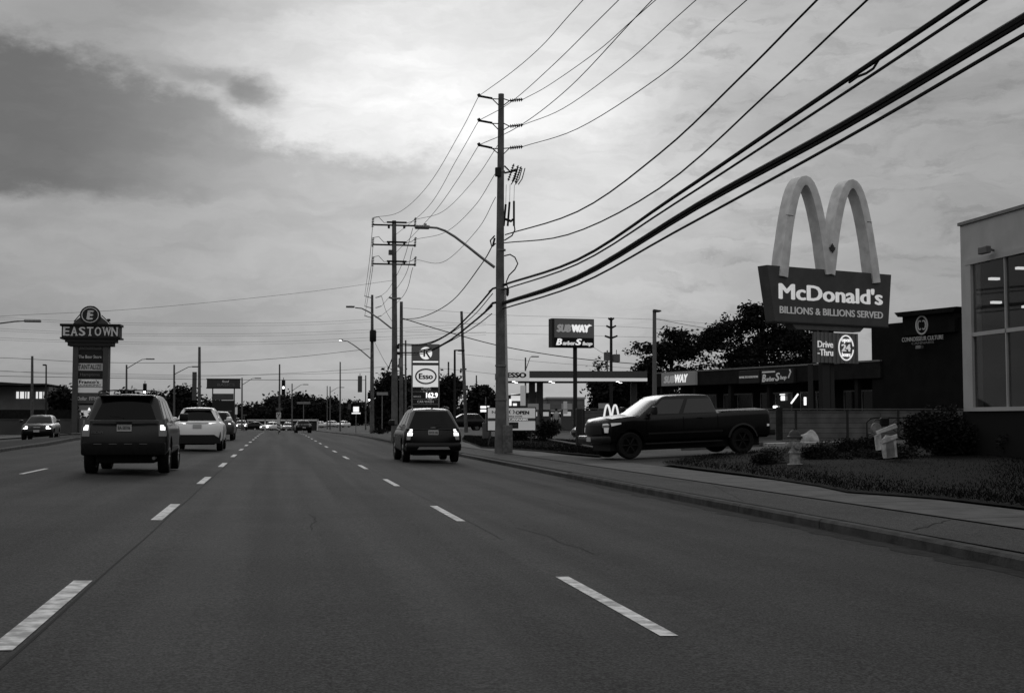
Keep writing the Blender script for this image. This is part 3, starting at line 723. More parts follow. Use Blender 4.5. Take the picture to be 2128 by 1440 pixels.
# oncoming crossover, headlamps on
ox = P(80, 890, 78).x - .2
P6 = dict(P3); P6.update(L=4.3, W=1.78, wb=2.6, paint=p_dark, mirpaint=p_dark, top=[(0, .9), (.12, 1.0), (2.8, .98), (3.2, .96), (3.9, .88), (4.3, .70)], zbelt=1.0, cab=(.15, 3.3, .6, 2.35, 1.46, .56), cut=True, wheel=.33)
t, low, cab = make_car('crossover_car', 'dark oncoming crossover with both headlamps on, beyond the median', 'crossover', (ox, 81.5, gr_(-14)), R(183), P6)
front_bits(t, low, .74, .64); bar = obj('grille_bar', low.solidpatch('front', [(-.18, .745), (.18, .745), (.18, .765), (-.18, .765)], .035, .03, 4, 1), chrome, t)
# far small cars: one front-facing kind, one copied with parts
P7 = dict(P5); P7.update(paint=p_white, tiny=False)
c1, lw, cb = make_car('sedan', 'white car with a glaring headlamp turning across the junction', 'sedan', (P(578, 890, 212).x, 212, 0), R(150), P7)
front_bits(c1, lw, .64, .60)
P8 = dict(P6); P8.update(cut=False, paint=p_sil, mirpaint=p_sil)
c2, lw, cb = make_car('crossover_car', 'silver car facing us with headlamps on, just right of the grey SUV', 'crossover', (P(502, 885, 195).x, 195, 0), R(180), P8)
front_bits(c2, lw, .70, .60)
P9 = dict(P5); P9.update(paint=p_black)
c3, lw, cb = make_car('sedan', 'black car crossing side-on left of the white turning car', 'sedan', (P(552, 885, 222).x, 222, 0), R(90), P9)
front_bits(c3, lw, .64, .6, False)
P10 = dict(P6); P10.update(cut=False, paint=p_white, mirpaint=p_white)
c4, lw, cb = make_car('van', 'pale parked van, leftmost of the row by the far right trees', 'van', (P(677, 884, 300).x, 300, 0), R(80), P10); front_bits(c4, lw, .70, .6, False)
dup(c4, (P(703, 884, 305).x, 305, 0), R(92), 'pale parked van in the middle of the row by the far right trees')
c5, lw, cb = make_car('sedan', 'pale parked car at the right end of the far row', 'sedan', (P(722, 884, 290).x, 290, 0), R(150), P7); front_bits(c5, lw, .62, .6, False)
c6, lw, cb = make_car('sedan', 'silver car waiting behind the white turning car', 'sedan', (P(599, 884, 228).x, 228, 0), R(178), dict(P5, paint=p_sil)); front_bits(c6, lw, .62, .6, False)
dup(c6, (P(610, 884, 245).x, 245, 0), R(170), 'silver car half hidden left of the dark sedan, far back')
c7, lw, cb = make_car('sedan', 'car with one bright headlamp waiting right of the transformer pole', 'sedan', (P(784, 886, 200).x, 200, 0), R(172), dict(P5, paint=p_grey)); front_bits(c7, lw, .62, .6, True)
dup(c4, (P(801, 884, 225).x, 225, 0), R(175), 'pale car beside the waiting car, right of the transformer pole')
c8, lw, cb = make_car('suv', 'dark car seen side-on behind the rounded black SUV, tail lamp glowing', 'suv', (P(1008, 885, 125).x, 125, gz(20) - .1), R(90), dict(P4, paint=p_black, mirpaint=p_black))
for sg in (-1, 1): obj('tail_lamp', lw.solidpatch('rear', [(sg * .7 - .1, .62), (sg * .7 + .08, .62), (sg * .7 + .08, .8), (sg * .7 - .1, .8)], .02, .05, 3, 2), m_tail, c8)
c9, lw, cb = make_car('sedan', 'dark car nose peeking out between the sign post and the block wall', 'sedan', (P(1188, 890, 60).x + 4.4, 59, gz(15)), R(82), dict(P5, paint=p_dark)); front_bits(c9, lw, .66, .62, False)
c10, lw, cb = make_car('van', 'white van parked at the filling station store', 'van', (P(1192, 880, 112).x, 112, gz(28)), R(85), P10); front_bits(c10, lw, .7, .6, False)

# ---- pickup truck turning out of the driveway
P11 = dict(L=6.05, W=2.03, wheel=.42, ya=1.12, wb=4.0, zb=.50, zbelt=1.32, top=[(0, 1.36), (.08, 1.40), (1.8, 1.36), (2.2, 1.34), (4.75, 1.30), (5.0, 1.34), (5.7, 1.27), (6.05, 1.14)],
           cab=(1.88, 4.95, 2.08, 3.95, 1.96, .72), paint=p_black, wins=[(.0, .46), (.50, 1.0)], rin=.16, inset=.05, mirror=False, tw=.29, spokes=6, br=.05, bf=.26, rc=.12, rim=m_rimd, cpil=.14, hoodcrown=.06,
           glass=mat('tinted_glass', .022, .12, 0, spec=.5), wsglass=mat('windscreen_glass', .02, .15, 0, spec=.32),
           frac=[(0, -.10, .08), (.10, -.02, .0), (.34, 0, 0), (.60, .0, .0), (.80, -.005, .01), (.93, -.02, .02), (1.0, -.07, .05)], nose=1.2)
A = R(99.3)
fwd = Vector((-sin(A), cos(A), 0)); lft = Vector((-cos(A), -sin(A), 0))
c0 = G(1309, 953); # near front wheel contact
pos = Vector((c0.x, c0.y, 0)) - lft * .9 - fwd * (P11['ya'] + P11['wb'])
zf_, zr_ = gz((pos + fwd * 5.12).x), gz((pos + fwd * 1.12).x); sl = math.atan((zf_ - zr_) / 4.0)
t, low, cab = make_car('pickup_truck', 'black crew-cab pickup truck turning out of the driveway, headlamp lit', 'pickup truck', (pos.x, pos.y, zr_ - 1.12 * tan(sl)), 0, P11)
t.rotation_mode = 'ZYX' if False else 'XYZ'; t.rotation_euler = (Matrix.Rotation(A, 3, 'Z') @ Matrix.Rotation(sl, 3, 'X')).to_euler()
obj('grille', low.solidpatch('front', [(-.66, .78), (.66, .78), (.60, 1.15), (-.60, 1.15)], .035, .10, 10, 5), m_trim, t)
for sg in (-1, 1):
    hl = obj('headlamp', low.solidpatch('front', [(sg * .98, 1.02), (sg * .68, 1.00), (sg * .66, 1.13), (sg * .98, 1.16)], .035, .08, 5, 3), m_headdim, t)
    obj('lamp_strip', low.solidpatch('front', [(sg * .98, 1.09), (sg * .70, 1.07), (sg * .70, 1.115), (sg * .98, 1.14)], .045, .05, 5, 1), mat('lamp_glow', .5, .3, emit=.16), hl)
    fl = obj('fog_lamp', low.solidpatch('front', [(sg * .90, .84), (sg * .80, .84), (sg * .76, 1.0), (sg * .92, 1.0)], .045, .05, 3, 3), mat('lamp_glow', .8, .3), hl)
    obj('lamp_wrap', low.solidpatch('left' if sg < 0 else 'right', [(5.42, 1.10), (5.74, 1.04), (5.76, 1.14), (5.42, 1.14)], .014, .04, 4, 2), mat('lamp_glow', .5, .3, emit=.16), t)
    obj('tail_lamp', low.solidpatch('rear', [(sg * .86 - .08, .85), (sg * .86 + .08, .85), (sg * .86 + .08, 1.25), (sg * .86 - .08, 1.25)], .02, .06, 3, 3), m_taildim, t)
    obj('marker_lamp', low.solidpatch('left' if sg < 0 else 'right', [(.14, .86), (.22, .86), (.22, .93), (.14, .93)], .012, .03, 2, 2), mat('lamp_glow', .8, .3), t)
    obj('fender_flare', MB().grid([[(sg * (low.side(1.12 + cos(a_) * .5, .9) + .0), 1.12 + cos(a_) * rr_, .43 + sin(a_) * rr_) if q_ == 0 else (sg * 1.045, 1.12 + cos(a_) * rr_, .43 + sin(a_) * rr_) for q_, rr_ in ((0, .56), (1, .50))] for a_ in [R(12 + k * 13) for k in range(13)]]), m_trim, t)
    obj('door_handle', MB().bbox(sg * 1.02 - .02, sg * 1.02 + .02, 2.55, 2.75, 1.20, 1.235, .01), m_trim, t); 
    obj('running_board', MB().bbox(min(sg * .86, sg * 1.02), max(sg * .86, sg * 1.02), 1.85, 4.6, .42, .47, .015), m_trim, t)
obj('front_bumper', MB().bbox(-.96, .96, 5.76, 6.12, .50, .74, .06), mat('bumper_chrome', .02, .35, .5), t, 40)
obj('rear_bumper', MB().bbox(-.92, .92, -.16, .12, .55, .76, .04), m_trim, t, 40)
obj('number_plate', MB().bbox(-.16, .16, 6.12, 6.14, .56, .70, .005), m_plate, t)
obj('bed_cover', MB().bbox(-.86, .86, .12, 1.80, 1.37, 1.40, .01), black, t)
for yy_ in (2.02, 3.25, 4.55): obj('door_seam', MB().grid([[(-(low.side(y, z) + .006), y, z) for y in (yy_ - .008, yy_ + .008)] for z in np.linspace(.56, 1.27, 6)]), mat('seam_dark', .001, .9), t)
obj('mirror_housing', MB().bbox(-1.34, -1.08, 4.30, 4.42, 1.36, 1.62, .04).bbox(-1.10, -.96, 4.33, 4.39, 1.40, 1.46, .01), m_trim, t, 40); obj('mirror_housing', MB().bbox(1.08, 1.34, 4.30, 4.42, 1.36, 1.62, .04).bbox(.96, 1.10, 4.33, 4.39, 1.40, 1.46, .01), m_trim, t, 40)
obj('side_moulding', MB().grid([[(-(low.side(y, z) + .012), y, z) for z in (.74, .80)] for y in np.linspace(1.85, 4.5, 8)]), m_trim, t)
# seat silhouettes through the tinted glass stay dark: interior block
# ================================================================ signs and buildings on the right
m_sgrey = mat('sign_grey', .10, .5, 0, .1, 2); m_sdark = mat('sign_dark', .03, .5); m_sred = mat('sign_red', .080, .45, 0, .12, 1.5)
m_letter = mat('letter_white', .8, .6, emit=.30); m_letlit = mat('letter_lit', .8, .5, emit=.6); m_letmid = mat('letter_mid', .5, .6, emit=.10)
m_yel = mat('arch_panel', .66, .5, 0, .15, 2.0, det=9)
def place_plane(px, pybase, Y, alpha): 
    pl = Plane2(px, Y, alpha); z = gz(pl.o.x); return pl, z
# ---- big arches sign
pl, zg = place_plane(1594, 0, 53, 20); U = lambda px, py: pl.uz(px, py)
t = thing('restaurant_sign', 'tall roadside sign with twin pale arches over a dark trapezoid board reading McDonald\'s', 'sign', (pl.o.x, pl.o.y, 0), pl.a)
(ltx, ltz), (rtx, rtz), (rbx, rbz), (lbx, lbz) = U(1594, 553), U(1852, 569), U(1846, 678), U(1611, 668)
topz = (ltz + rtz) / 2; botz = (lbz + rbz) / 2; D = .62
obj('sign_board', MB().prism([(lbx, botz), (rbx, botz), (rtx, topz), (ltx, topz)], 0, D), m_sred, t)
obj('board_edge', MB().prism([(lbx - .02, botz - .06), (rbx + .02, botz - .06), (rbx + .03, botz), (lbx - .03, botz)], -.02, D + .02), m_sdark, t)
a, b = U(1618, 622)[0], U(1834, 630)[0]; tz = topz - botz
z1, z2 = botz + tz * .40, botz + tz * .70
txt(t, "McDonald's", a, b, z1, z2, -.012, m_letter, .034, name='name_lettering')
txt(t, 'BILLIONS & BILLIONS SERVED', U(1620, 650)[0], b, botz + tz * .145, botz + tz * .275, -.012, m_letmid, .022, name='slogan_lettering')
u1, zz1 = U(1648, 690); u2, _ = U(1800, 690)
obj('lower_cowl', MB().prism([(u1, botz - .06), (u1 + .25, botz - .30), (u2 - .3, botz - .30), (u2, botz - .06)][::1], .08, D - .08), m_sgrey, t)
# arches: V-shaped section swept over a tall parabola
def arch(uL, uR, zb0, zbR, ztop, w=.46, dep=.66, yoff=-.11):
    mb = MB(); n = 26; rows = []
    for k in range(n + 1):
        s_ = k / n; a_ = pi * s_; uc = (uL + uR) / 2; hw_ = (uR - uL) / 2; q_ = -cos(a_)
        zb_ = zb0 + (zbR - zb0) * s_
        u = uc + hw_ * q_; z = zb_ + (ztop - zb_) * (1 - abs(q_) ** 2.2)
        rows.append((u, z))
    sec = []
    for i, (u, z) in enumerate(rows):
        a0 = rows[max(0, i - 1)]; a1 = rows[min(n, i + 1)]; tx_, tz_ = a1[0] - a0[0], a1[1] - a0[1]; l = sqrt(tx_ * tx_ + tz_ * tz_); nx, nz = -tz_ / l, tx_ / l
        ww = w * (.90 if 4 < i < n - 4 else 1.0) / 2
        sec.append([(u + nx * ww, yoff + dep * .05, z + nz * ww), (u + nx * ww * .1, yoff, z + nz * ww * .1), (u - nx * ww, yoff + dep * .05, z - nz * ww), (u - nx * ww, dep - .1, z - nz * ww), (u, dep, z), (u + nx * ww, dep - .1, z + nz * ww)])
    vs = [p for r_ in sec for p in r_]; fs = []
    for i in range(n):
        for j in range(6): fs.append((i * 6 + j, i * 6 + (j + 1) % 6, (i + 1) * 6 + (j + 1) % 6, (i + 1) * 6 + j))
    fs += [tuple(range(6)), tuple(range(n * 6 + 5, n * 6 - 1, -1))]
    return mb.add(vs, fs)
tp1 = U(1672, 366)[1] - .2; tp2 = U(1772, 374)[1] - .2
fL, fM, fR = U(1627, 575), U(1724, 570), U(1820, 588)
obj('arch', arch(fL[0], fM[0] - .04, fL[1], fM[1], tp1), m_yel, t, 25)
obj('arch', arch(fM[0] + .04, fR[0], fM[1] + .0, fR[1], tp2 + .0, yoff=-.113), m_yel, t, 25)
jm = MB()
for (px, py) in ((1638, 449), (1705, 459), (1735, 459), (1810, 464)):
    u, z = U(px, py); jm.box(u - .22, u + .22, -.13, -.10, z, z + .012)
lf = [(0, .0), (.03, .16), (.16, .12), (.13, .2), (.27, .26), (.22, .30), (.30, .42), (.20, .42), (.18, .5), (.1, .38), (.12, .60), (.06, .56), (0, .72)]
u, z = U(1726, 527); leafp = [(x * .62 + u, zz * .62 + z) for x, zz in lf] + [(-x * .62 + u, zz * .62 + z) for x, zz in lf[-2:0:-1]]
obj('panel_seam', MB().box(U(1638, 449)[0] - .22, U(1638, 449)[0] + .2, -.118, -.10, U(1638, 449)[1], U(1638, 449)[1] + .02), m_sdark, t); obj('panel_seam', MB().box(U(1804, 464)[0] - .16, U(1804, 464)[0] + .14, -.12, -.10, U(1815, 464)[1], U(1815, 464)[1] + .02), m_sdark, t)
obj('maple_leaf', MB().prism(leafp, -.14, -.10), mat('leaf_emblem', .05, .5), t)
pu = U(1722, 750)[0]
for (xa, xb, ya_, za_) in ((1713, 1728, .1, botz - .25), (1735, 1743, .25, botz - .28), (1694, 1697, .2, U(1696, 756)[1])): obj('pole', MB().bbox(U(xa, 820)[0], U(xb, 820)[0], ya_, ya_ + .25, zg - .1, za_, .015), m_sdark, t)
dl, dz = U(1692, 755); dr, dz2 = U(1782, 694)
db = obj('drive_thru_board', MB(), m_sgrey, t)
mbd = MB(); k = 0; uu = dl
while uu < dr - .01:
    mbd.box(uu, min(dr, uu + .12), -.02 - (.04 if k % 2 else 0), .1, dz + .04, dz2); k += 1; uu += .12
db.data = mbd.mesh('drive_thru_board'); db.data.materials.append(mat('corrugated', .15, .6))
txt(db, 'Drive', U(1697, 722)[0], U(1729, 722)[0], U(1697, 722)[1], U(1697, 708)[1], -.07, m_letter, .02)
txt(db, '-Thru', U(1697, 739)[0], U(1729, 739)[0], U(1697, 739)[1], U(1697, 725)[1], -.07, m_letter, .02)
cu, cz = U(1756, 723); rm = MB(); ring(rm, cu, cz, .47, .58, .055, -.085, -.06, 8, 352)
obj('ring_mark', rm, m_letlit, db)
txt(db, 'open', cu - .27, cu + .27, cz + .20, cz + .40, -.07, m_letlit, .03)
txt(db, '24', cu - .28, cu + .28, cz - .16, cz + .17, -.07, m_letter, .04)
txt(db, 'hours', cu - .26, cu + .26, cz - .40, cz - .20, -.07, m_letlit, .03)

# ---- right commercial building beside the road (glass front)
bxp = 17.6; m_clad = mat('pale_cladding', .46, .6, 0, .08, 1.2)
ytop = PX(1995, 470, bxp); Yc = ytop.y; zt_ = ytop.z; zsill = PX(2004, 850, bxp).z; gl = gz(bxp)
m_bglass = mat('shop_glass', .012, .1, 0, spec=.4)
t = thing('shop_building', 'pale clad flat-roofed shop with a tall glass front at the right edge', 'building', (bxp, Yc, gl))
hZ = zt_ - gl
wtop = PX(2007, 545, bxp).z - gl; ws = zsill - gl
mb = MB(); mb.box(0, 12, -.35, 0, 0, hZ).box(0, .5, -22, -.35, wtop, hZ).box(.5, 12, -22, -.35, hZ - .4, hZ - .05).box(11.8, 12, -22, -.35, 0, hZ - .4).box(0, .35, -22, -.35, 0, ws - .25)
obj('wall', mb, m_clad, t)
obj('parapet_cap', MB().box(-.05, .55, -22, .05, hZ, hZ + .08), galv, t)
obj('plinth', MB().box(-.03, 0.0, -22, -.0, 0, ws - .06), mat('dark_plinth', .012, .8), t)
yk = -.35; 
colY = [PX(px, 700, bxp).y - Yc for px in (2008, 2027, 2083)]
ft = MB(); ft.box(-.06, .06, -22, -.30, wtop - .10, wtop + .04).box(-.08, .10, -22, -.30, ws - .06, ws + .04)
zm = PX(2010, 697, bxp).z - gl; ft.box(-.03, .05, -22, -.35, zm - .05, zm + .05)
yy = -.35
ft.box(-.05, .09, -.55, -.30, ws, wtop)
for k in range(1, 8): ft.box(-.03, .06, -.35 - k * 1.72 - .04, -.35 - k * 1.72, ws, wtop)
fr = obj('window_frame', ft, m_clad, t)
for k in range(8): 
    y1_ = -.35 - k * 1.72; obj('window', MB().box(.02, .03, y1_ - 1.66, y1_, ws + .04, wtop - .10), mat('clear_glass', .02, .03, 0, alpha=.35, spec=.9), t)
obj('interior_wall', MB().box(4.9, 5.0, -21.9, -.4, 0, hZ - .5), mat('shop_interior', .08, .9, 0, .3, .8), t)
obj('interior_floor', MB().box(.4, 4.9, -21.9, -.4, 0, .1), m_walk, t)
obj('interior_shade_panel', MB().box(.36, 4.9, -.40, -.36, .1, hZ - .5), mat('shade_panel_dark', .05, .9, 0, .4, .9), t)  # dark panel added in front of the pale end wall to darken the interior
q_ = PX(2038, 780, bxp + .5); obj('door_post', MB().box(.42, .58, q_.y - Yc - .14, q_.y - Yc + .10, .1, PX(2038, 700, bxp + .5).z - gl), m_clad, t)
obj('interior_column', MB().box(1.4, 1.7, -1.6, -1.3, .1, hZ - .4).box(1.4, 1.7, -6, -5.7, .1, hZ - .4), m_clad, t)
obj('display_shelf', MB().box(1.2, 2.2, -5.2, -2.1, .1, 2.1), mat('shelf_dark', .02, .8), t)
for (px, py, dx) in ((2066, 582, .45), (2070, 631, .6), (2122, 560, .9), (2135, 640, 1.4)):
    q_ = PX(px, py, bxp + dx); obj('ceiling_light', MB().box(dx - .13, dx + .13, q_.y - Yc - .06, q_.y - Yc + .06, q_.z - gl, q_.z - gl + .06), mat('lamp_tube', .8, .4, emit=1.3), t)
cm = MB(); cz_ = hZ - .85; cm.tube([(0, -1.6, cz_), (-.25, -1.6, cz_ + .05)], .03, 6).bbox(-.36, -.22, -1.85, -1.45, cz_ - .1, cz_ + .08, .02)
obj('security_camera', cm, mat('camera_grey', .14, .5), t)

# ---- dark cannabis shop + strip mall on one oblique line
pl = Plane2(1873, 70, -72.7); U = lambda px, py: pl.uz(px, py); gl = gz(pl.o.x)
t = thing('black_shop_building', 'black shop building with a raised cornice and round double C emblem', 'building', (pl.o.x, pl.o.y, gl), pl.a)
bk_ = mat('black_stucco', .007, .8, 0, .3, 1)
uL = U(1811, 700)[0]; uA = U(1882, 660)[0]; uB = U(1990, 640)[0]; zW = U(1811, 676)[1] - gl; zT = (U(1882, 650)[1] + U(1990, 640)[1]) / 2 - gl
obj('wall', MB().box(uL, uB + 6, 0, 14, 0, zW), bk_, t)
obj('parapet', MB().box(uA, uB, -.25, 1.2, zW - .8, zT - .25), bk_, t)
obj('cornice', MB().prism([(uA - .12, zT - .25), (uB + .12, zT - .25), (uB + .4, zT + .02), (uA - .4, zT + .02)], -.5, 1.4), bk_, t)
cu, cz = U(1923, 676); cz -= gl; ru = abs(U(1923 + 13, 676)[0] - cu); rz = abs(U(1923, 656)[1] - gl - cz)
rm = MB(); ring(rm, cu, cz, ru, rz, .09, -.30, -.26); ring(rm, cu - ru * .33, cz, ru * .36, rz * .52, .07, -.30, -.26, 50, 310); ring(rm, cu + ru * .33, cz, ru * .36, rz * .52, .07, -.30, -.26, 230, 490)
obj('emblem', rm, mat('letter_grey', .5, .6), t)
def T2(s, x0, y0, x1, y1, m, off=.004):
    a_, za = U(x0, y1); b_, zb_ = U(x1, y1); return txt(t, s, a_, b_, U((x0 + x1) / 2, y1)[1] - gl, U((x0 + x1) / 2, y0)[1] - gl, -.28, m, off)
T2('CONNOISSEUR CULTURE', 1882, 699, 1968, 708, mat('letter_grey', .5, .6)); T2('CANNABIS', 1902, 710, 1948, 715, mat('letter_dim', .2, .6))
obj('wall_lamp', MB().bbox(U(1921, 722)[0] - .2, U(1921, 722)[0] + .2, -.5, -.25, U(1921, 722)[1] - gl - .1, U(1921, 722)[1] - gl + .1, .03), galv, t)
# strip mall
pm = Plane2(1380, 93, -72.7); gl = gz(pm.o.x); U = lambda px, py: pm.uz(px, py)
pm2 = pm
t = thing('strip_mall', 'long dark strip mall with lit shop signs on its fascia, behind the pickup truck', 'building', (pm.o.x, pm.o.y, gl), pm.a)
uE = U(1700, 780)[0]; zT = U(1380, 776)[1] - gl; zB = U(1380, 803)[1] - gl
m_fas = mat('dark_fascia', .015, .8, 0, .25, 1.5); m_sf = mat('dark_storefront', .007, .8)
obj('fascia', MB().box(-1, uE + 5.5, 0, 1.5, zB, zT), m_fas, t); obj('wall', MB().box(-1, uE + 5.5, 2.2, 12, 0, zB), m_sf, t); obj('roof', MB().box(-1, uE + 5.5, 1.5, 12, zB, zT - .3), m_fas, t)
obj('roof_cap', MB().box(-1.05, uE + 5.5, -.05, .25, zT, zT + .10), galv, t)
for k in range(7): obj('column', MB().bbox(-.8 + k * 4.2, -.5 + k * 4.2, .2, .5, 0, zB, .02), m_fas, t)
for k in range(5):
    u0 = .4 + k * 4.2; w_ = obj('shop_window', MB().box(u0, u0 + 3.2, 2.15, 2.2, .5, 2.6), m_bglass, t); obj('frame', MB().box(u0 - .06, u0, 2.10, 2.2, .4, 2.7).box(u0 + 3.2, u0 + 3.26, 2.10, 2.2, .4, 2.7).box(u0 + 1.57, u0 + 1.63, 2.10, 2.16, .5, 2.6).box(u0, u0 + 3.2, 2.10, 2.16, 2.6, 2.7), galv, w_)
def shop_sign(x0, x1, yt, yb, face, m, label=None):
    a_, b_ = U(x0, 780)[0], U(x1, 780)[0]; z1_ = U((x0 + x1) / 2, yb)[1] - gl; z2_ = U((x0 + x1) / 2, yt)[1] - gl
    o = obj(face, MB().bbox(a_, b_, -.25, -.02, z1_, z2_, .02), m, t, None, label); return o, a_, b_, z1_, z2_
o, a_, b_, z1_, z2_ = shop_sign(1380, 1450, 774, 801, 'fascia_sign', mat('lit_panel_grey', .14, .5, emit=.05), 'grey lit fascia sign reading SUBWAY'); w_ = b_ - a_; h_ = z2_ - z1_
txt(o, 'SUB', a_ + w_ * .08, a_ + w_ * .42, z1_ + h_ * .2, z2_ - h_ * .22, -.27, m_letmid, .09, .25); txt(o, 'WAY', a_ + w_ * .42, a_ + w_ * .80, z1_ + h_ * .2, z2_ - h_ * .15, -.27, m_letlit, .05, .25)
o, a_, b_, z1_, z2_ = shop_sign(1541, 1584, 770, 797, 'fascia_sign', m_sdark, 'dark fascia sign reading REPAIR TECH SOLUTIONS'); w_ = b_ - a_; h_ = z2_ - z1_
txt(o, 'REPAIR TECH SOLUTIONS', a_ + w_ * .05, b_ - w_ * .05, z1_ + h_ * .42, z1_ + h_ * .58, -.27, m_letmid, .02)
o, a_, b_, z1_, z2_ = shop_sign(1587, 1655, 767, 797, 'fascia_sign', m_sdark, 'dark fascia sign reading Barber Shop'); w_ = b_ - a_; h_ = z2_ - z1_
txt(o, 'B', a_ + w_ * .05, a_ + w_ * .17, z1_ + h_ * .14, z1_ + h_ * .68, -.27, m_letmid, .04, .2); txt(o, 'arber', a_ + w_ * .18, a_ + w_ * .45, z1_ + h_ * .18, z1_ + h_ * .5, -.27, m_letmid, .03, .2)
txt(o, 'S', a_ + w_ * .46, a_ + w_ * .60, z1_ + h_ * .18, z1_ + h_ * .75, -.27, m_letmid, .04, .2); txt(o, 'hop', a_ + w_ * .61, a_ + w_ * .80, z1_ + h_ * .18, z1_ + h_ * .55, -.27, m_letmid, .03, .2)
obj('panel_stripe', MB().box(a_ + w_ * .05, a_ + w_ * .45, -.27, -.25, z2_ - h_ * .22, z2_ - h_ * .12), m_letmid, o)
obj('comb_mark', MB().tube([(a_ + w_ * .86, -.27, z1_ + h_ * .35), (a_ + w_ * .93, -.27, z1_ + h_ * .75), (a_ + w_ * .90, -.27, z2_ - h_ * .08)], .05, 6), m_letmid, o)
def glow(px, py, w, h, nm='window_light', e=3.0):
    u, z = U(px, py); obj(nm, MB().bbox(u - w / 2, u + w / 2, 2.0, 2.08, z - gl - h / 2, z - gl + h / 2, .02), mat('neon_%g' % e, .8, .4, emit=e), t)
glow(1577, 827, .36, .30, e=1.6); glow(1576, 819, .5, .05, e=1.6); 
u, z = U(1602, 828); obj('window_light', MB().tube([(u - .35, 2.0, z - gl - .3), (u + .35, 2.0, z - gl + .3)], .06, 6), mat('neon_1.2', .8, .4, emit=1.2), t)
u, z = U(1626, 833); obj('barber_pole_light', MB().cyl((u, 1.9, z - gl - .26), (u, 1.9, z - gl + .26), .08), mat('neon_1.6', .8, .4, emit=1.6), t, 40)
glow(1560, 845, .5, .14)

# ---- panel wall
pw = Plane2(1212, 54.5, -2); U = lambda px, py: pw.uz(px, py)
t = thing('panel_wall', 'low grey precast panel wall with posts behind the pickup truck', 'wall', (pw.o.x, pw.o.y, 0), pw.a)
uE = U(2080, 850)[0]; zt_ = 1.70; k = 0; u = 0.0
m_blk = mat('block_wall', .12, .9, 0, .22, 1.5, lines=(9.0, .22, True))
pan = MB()
while u < uE:
    g0 = gz(pw.o.x + u * cos(pw.a)); obj('wall_panel', MB().box(u + .05, min(u + 2.4, uE) - .05, -.05, .05, g0 - .3, zt_ - .04), m_blk, t); obj('wall_post', MB().bbox(u - .05, u + .05, -.08, .08, g0 - .3, zt_, .01), m_sdark, t); u += 2.4
obj('wall_cap', MB().box(-.05, uE, -.11, .11, zt_, zt_ + .05), m_walk, t)
# dark square post at the wall end, and thick timber post behind the truck
p = P(1203, 918, 53); tag(obj('gate_post', MB().bbox(p.x - .12, p.x + .12, p.y - .12, p.y + .12, gz(p.x) - .2, P(1203, 849, 53).z, .02), m_sdark), 'square dark post at the left end of the panel wall', 'post')
p = P(1620, 930, 48.5); tag(obj('timber_post', MB().bbox(p.x - .11, p.x + .11, p.y - .11, p.y + .11, gz(p.x) - .2, P(1620, 846, 48.5).z, .03), mat('dark_timber', .02, .9, 0, .3, 5)), 'thick dark timber post just behind the pickup tailgate', 'post')
# small twin-arch directional sign above the bonnet
pl = Plane2(1252, 51.5, 0); (a_, z1_), (b_, z2_) = pl.uz(1253, 868), pl.uz(1288, 840)
t = thing('small_arch_sign', 'small lit sign of twin white arches standing beyond the truck bonnet', 'sign', (pl.o.x, pl.o.y, 0))
mid = (a_ + b_) / 2
obj('arch', arch(a_ + .04, mid - .01, z1_ - .05, z1_ - .05, z2_ - .03, w=.085, dep=.12, yoff=0), m_letlit, t, 30); obj('arch', arch(mid + .01, b_ - .04, z1_ - .05, z1_ - .05, z2_ - .03, w=.085, dep=.12, yoff=0), m_letlit, t, 30)
obj('sign_base', MB().bbox(a_ - .05, b_ + .05, .0, .14, gz(pl.o.x) - .1, z1_ - .08, .02), m_sgrey, t)

# ---- sandwich / barber pylon
def facing(px, Y, name, label, cat, alpha=0):
    q0 = Plane2(px, Y, alpha); q = type('Q', (), dict(o=q0.o, a=q0.a, uz=lambda s, x, y: q0.uz(x if (x > 1.5 or x < 0) else px, y if y > 1.5 else 820)))(); t_ = thing(name, label, cat, (q.o.x, q.o.y, gz(q.o.x)), q.a); g0 = gz(q.o.x)
    return t_, (lambda x, y: (q.uz(x, y)[0], q.uz(x, y)[1] - g0)), g0
t, V, g0 = facing(1197, 75, 'pylon_sign', 'tall single-pole sign with grey SUBWAY panel above a black Barber Shop panel', 'sign', 6)
(a_, z1_), (b_, z2_) = V(1150, 720), V(1232, 665)
obj('sign_box', MB().box(a_ - .12, b_ + .04, -.1, .55, z1_ - .04, z2_ + .04), m_sdark, t)
zm = z1_ + (z2_ - z1_) * .315
o = obj('sign_panel', MB().box(a_ + .03, b_, -.13, -.1, zm + .02, z2_), mat('lit_panel_mid', .11, .5, emit=.02), t); w_ = b_ - a_; h_ = z2_ - zm
txt(o, 'SUB', a_ + w_ * .06, a_ + w_ * .43, zm + h_ * .30, zm + h_ * .73, -.14, m_letmid, .10, .2); txt(o, 'WAY', a_ + w_ * .44, a_ + w_ * .90, zm + h_ * .30, zm + h_ * .73, -.14, m_letlit, .10, .1)
obj('arrow_mark', MB().prism([(a_ + w_ * .88, zm + h_ * .62), (a_ + w_ * .96, zm + h_ * .68), (a_ + w_ * .88, zm + h_ * .76)], -.15, -.13), m_letlit, o)
o2 = obj('sign_panel', MB().box(a_ + .03, b_, -.13, -.1, z1_, zm - .02), black, t); h_ = zm - z1_
txt(o2, 'B', a_ + w_ * .05, a_ + w_ * .20, z1_ + h_ * .16, z1_ + h_ * .92, -.14, m_letlit, .05, .25); txt(o2, 'arber', a_ + w_ * .21, a_ + w_ * .54, z1_ + h_ * .16, z1_ + h_ * .66, -.14, m_letter, .08, .2)
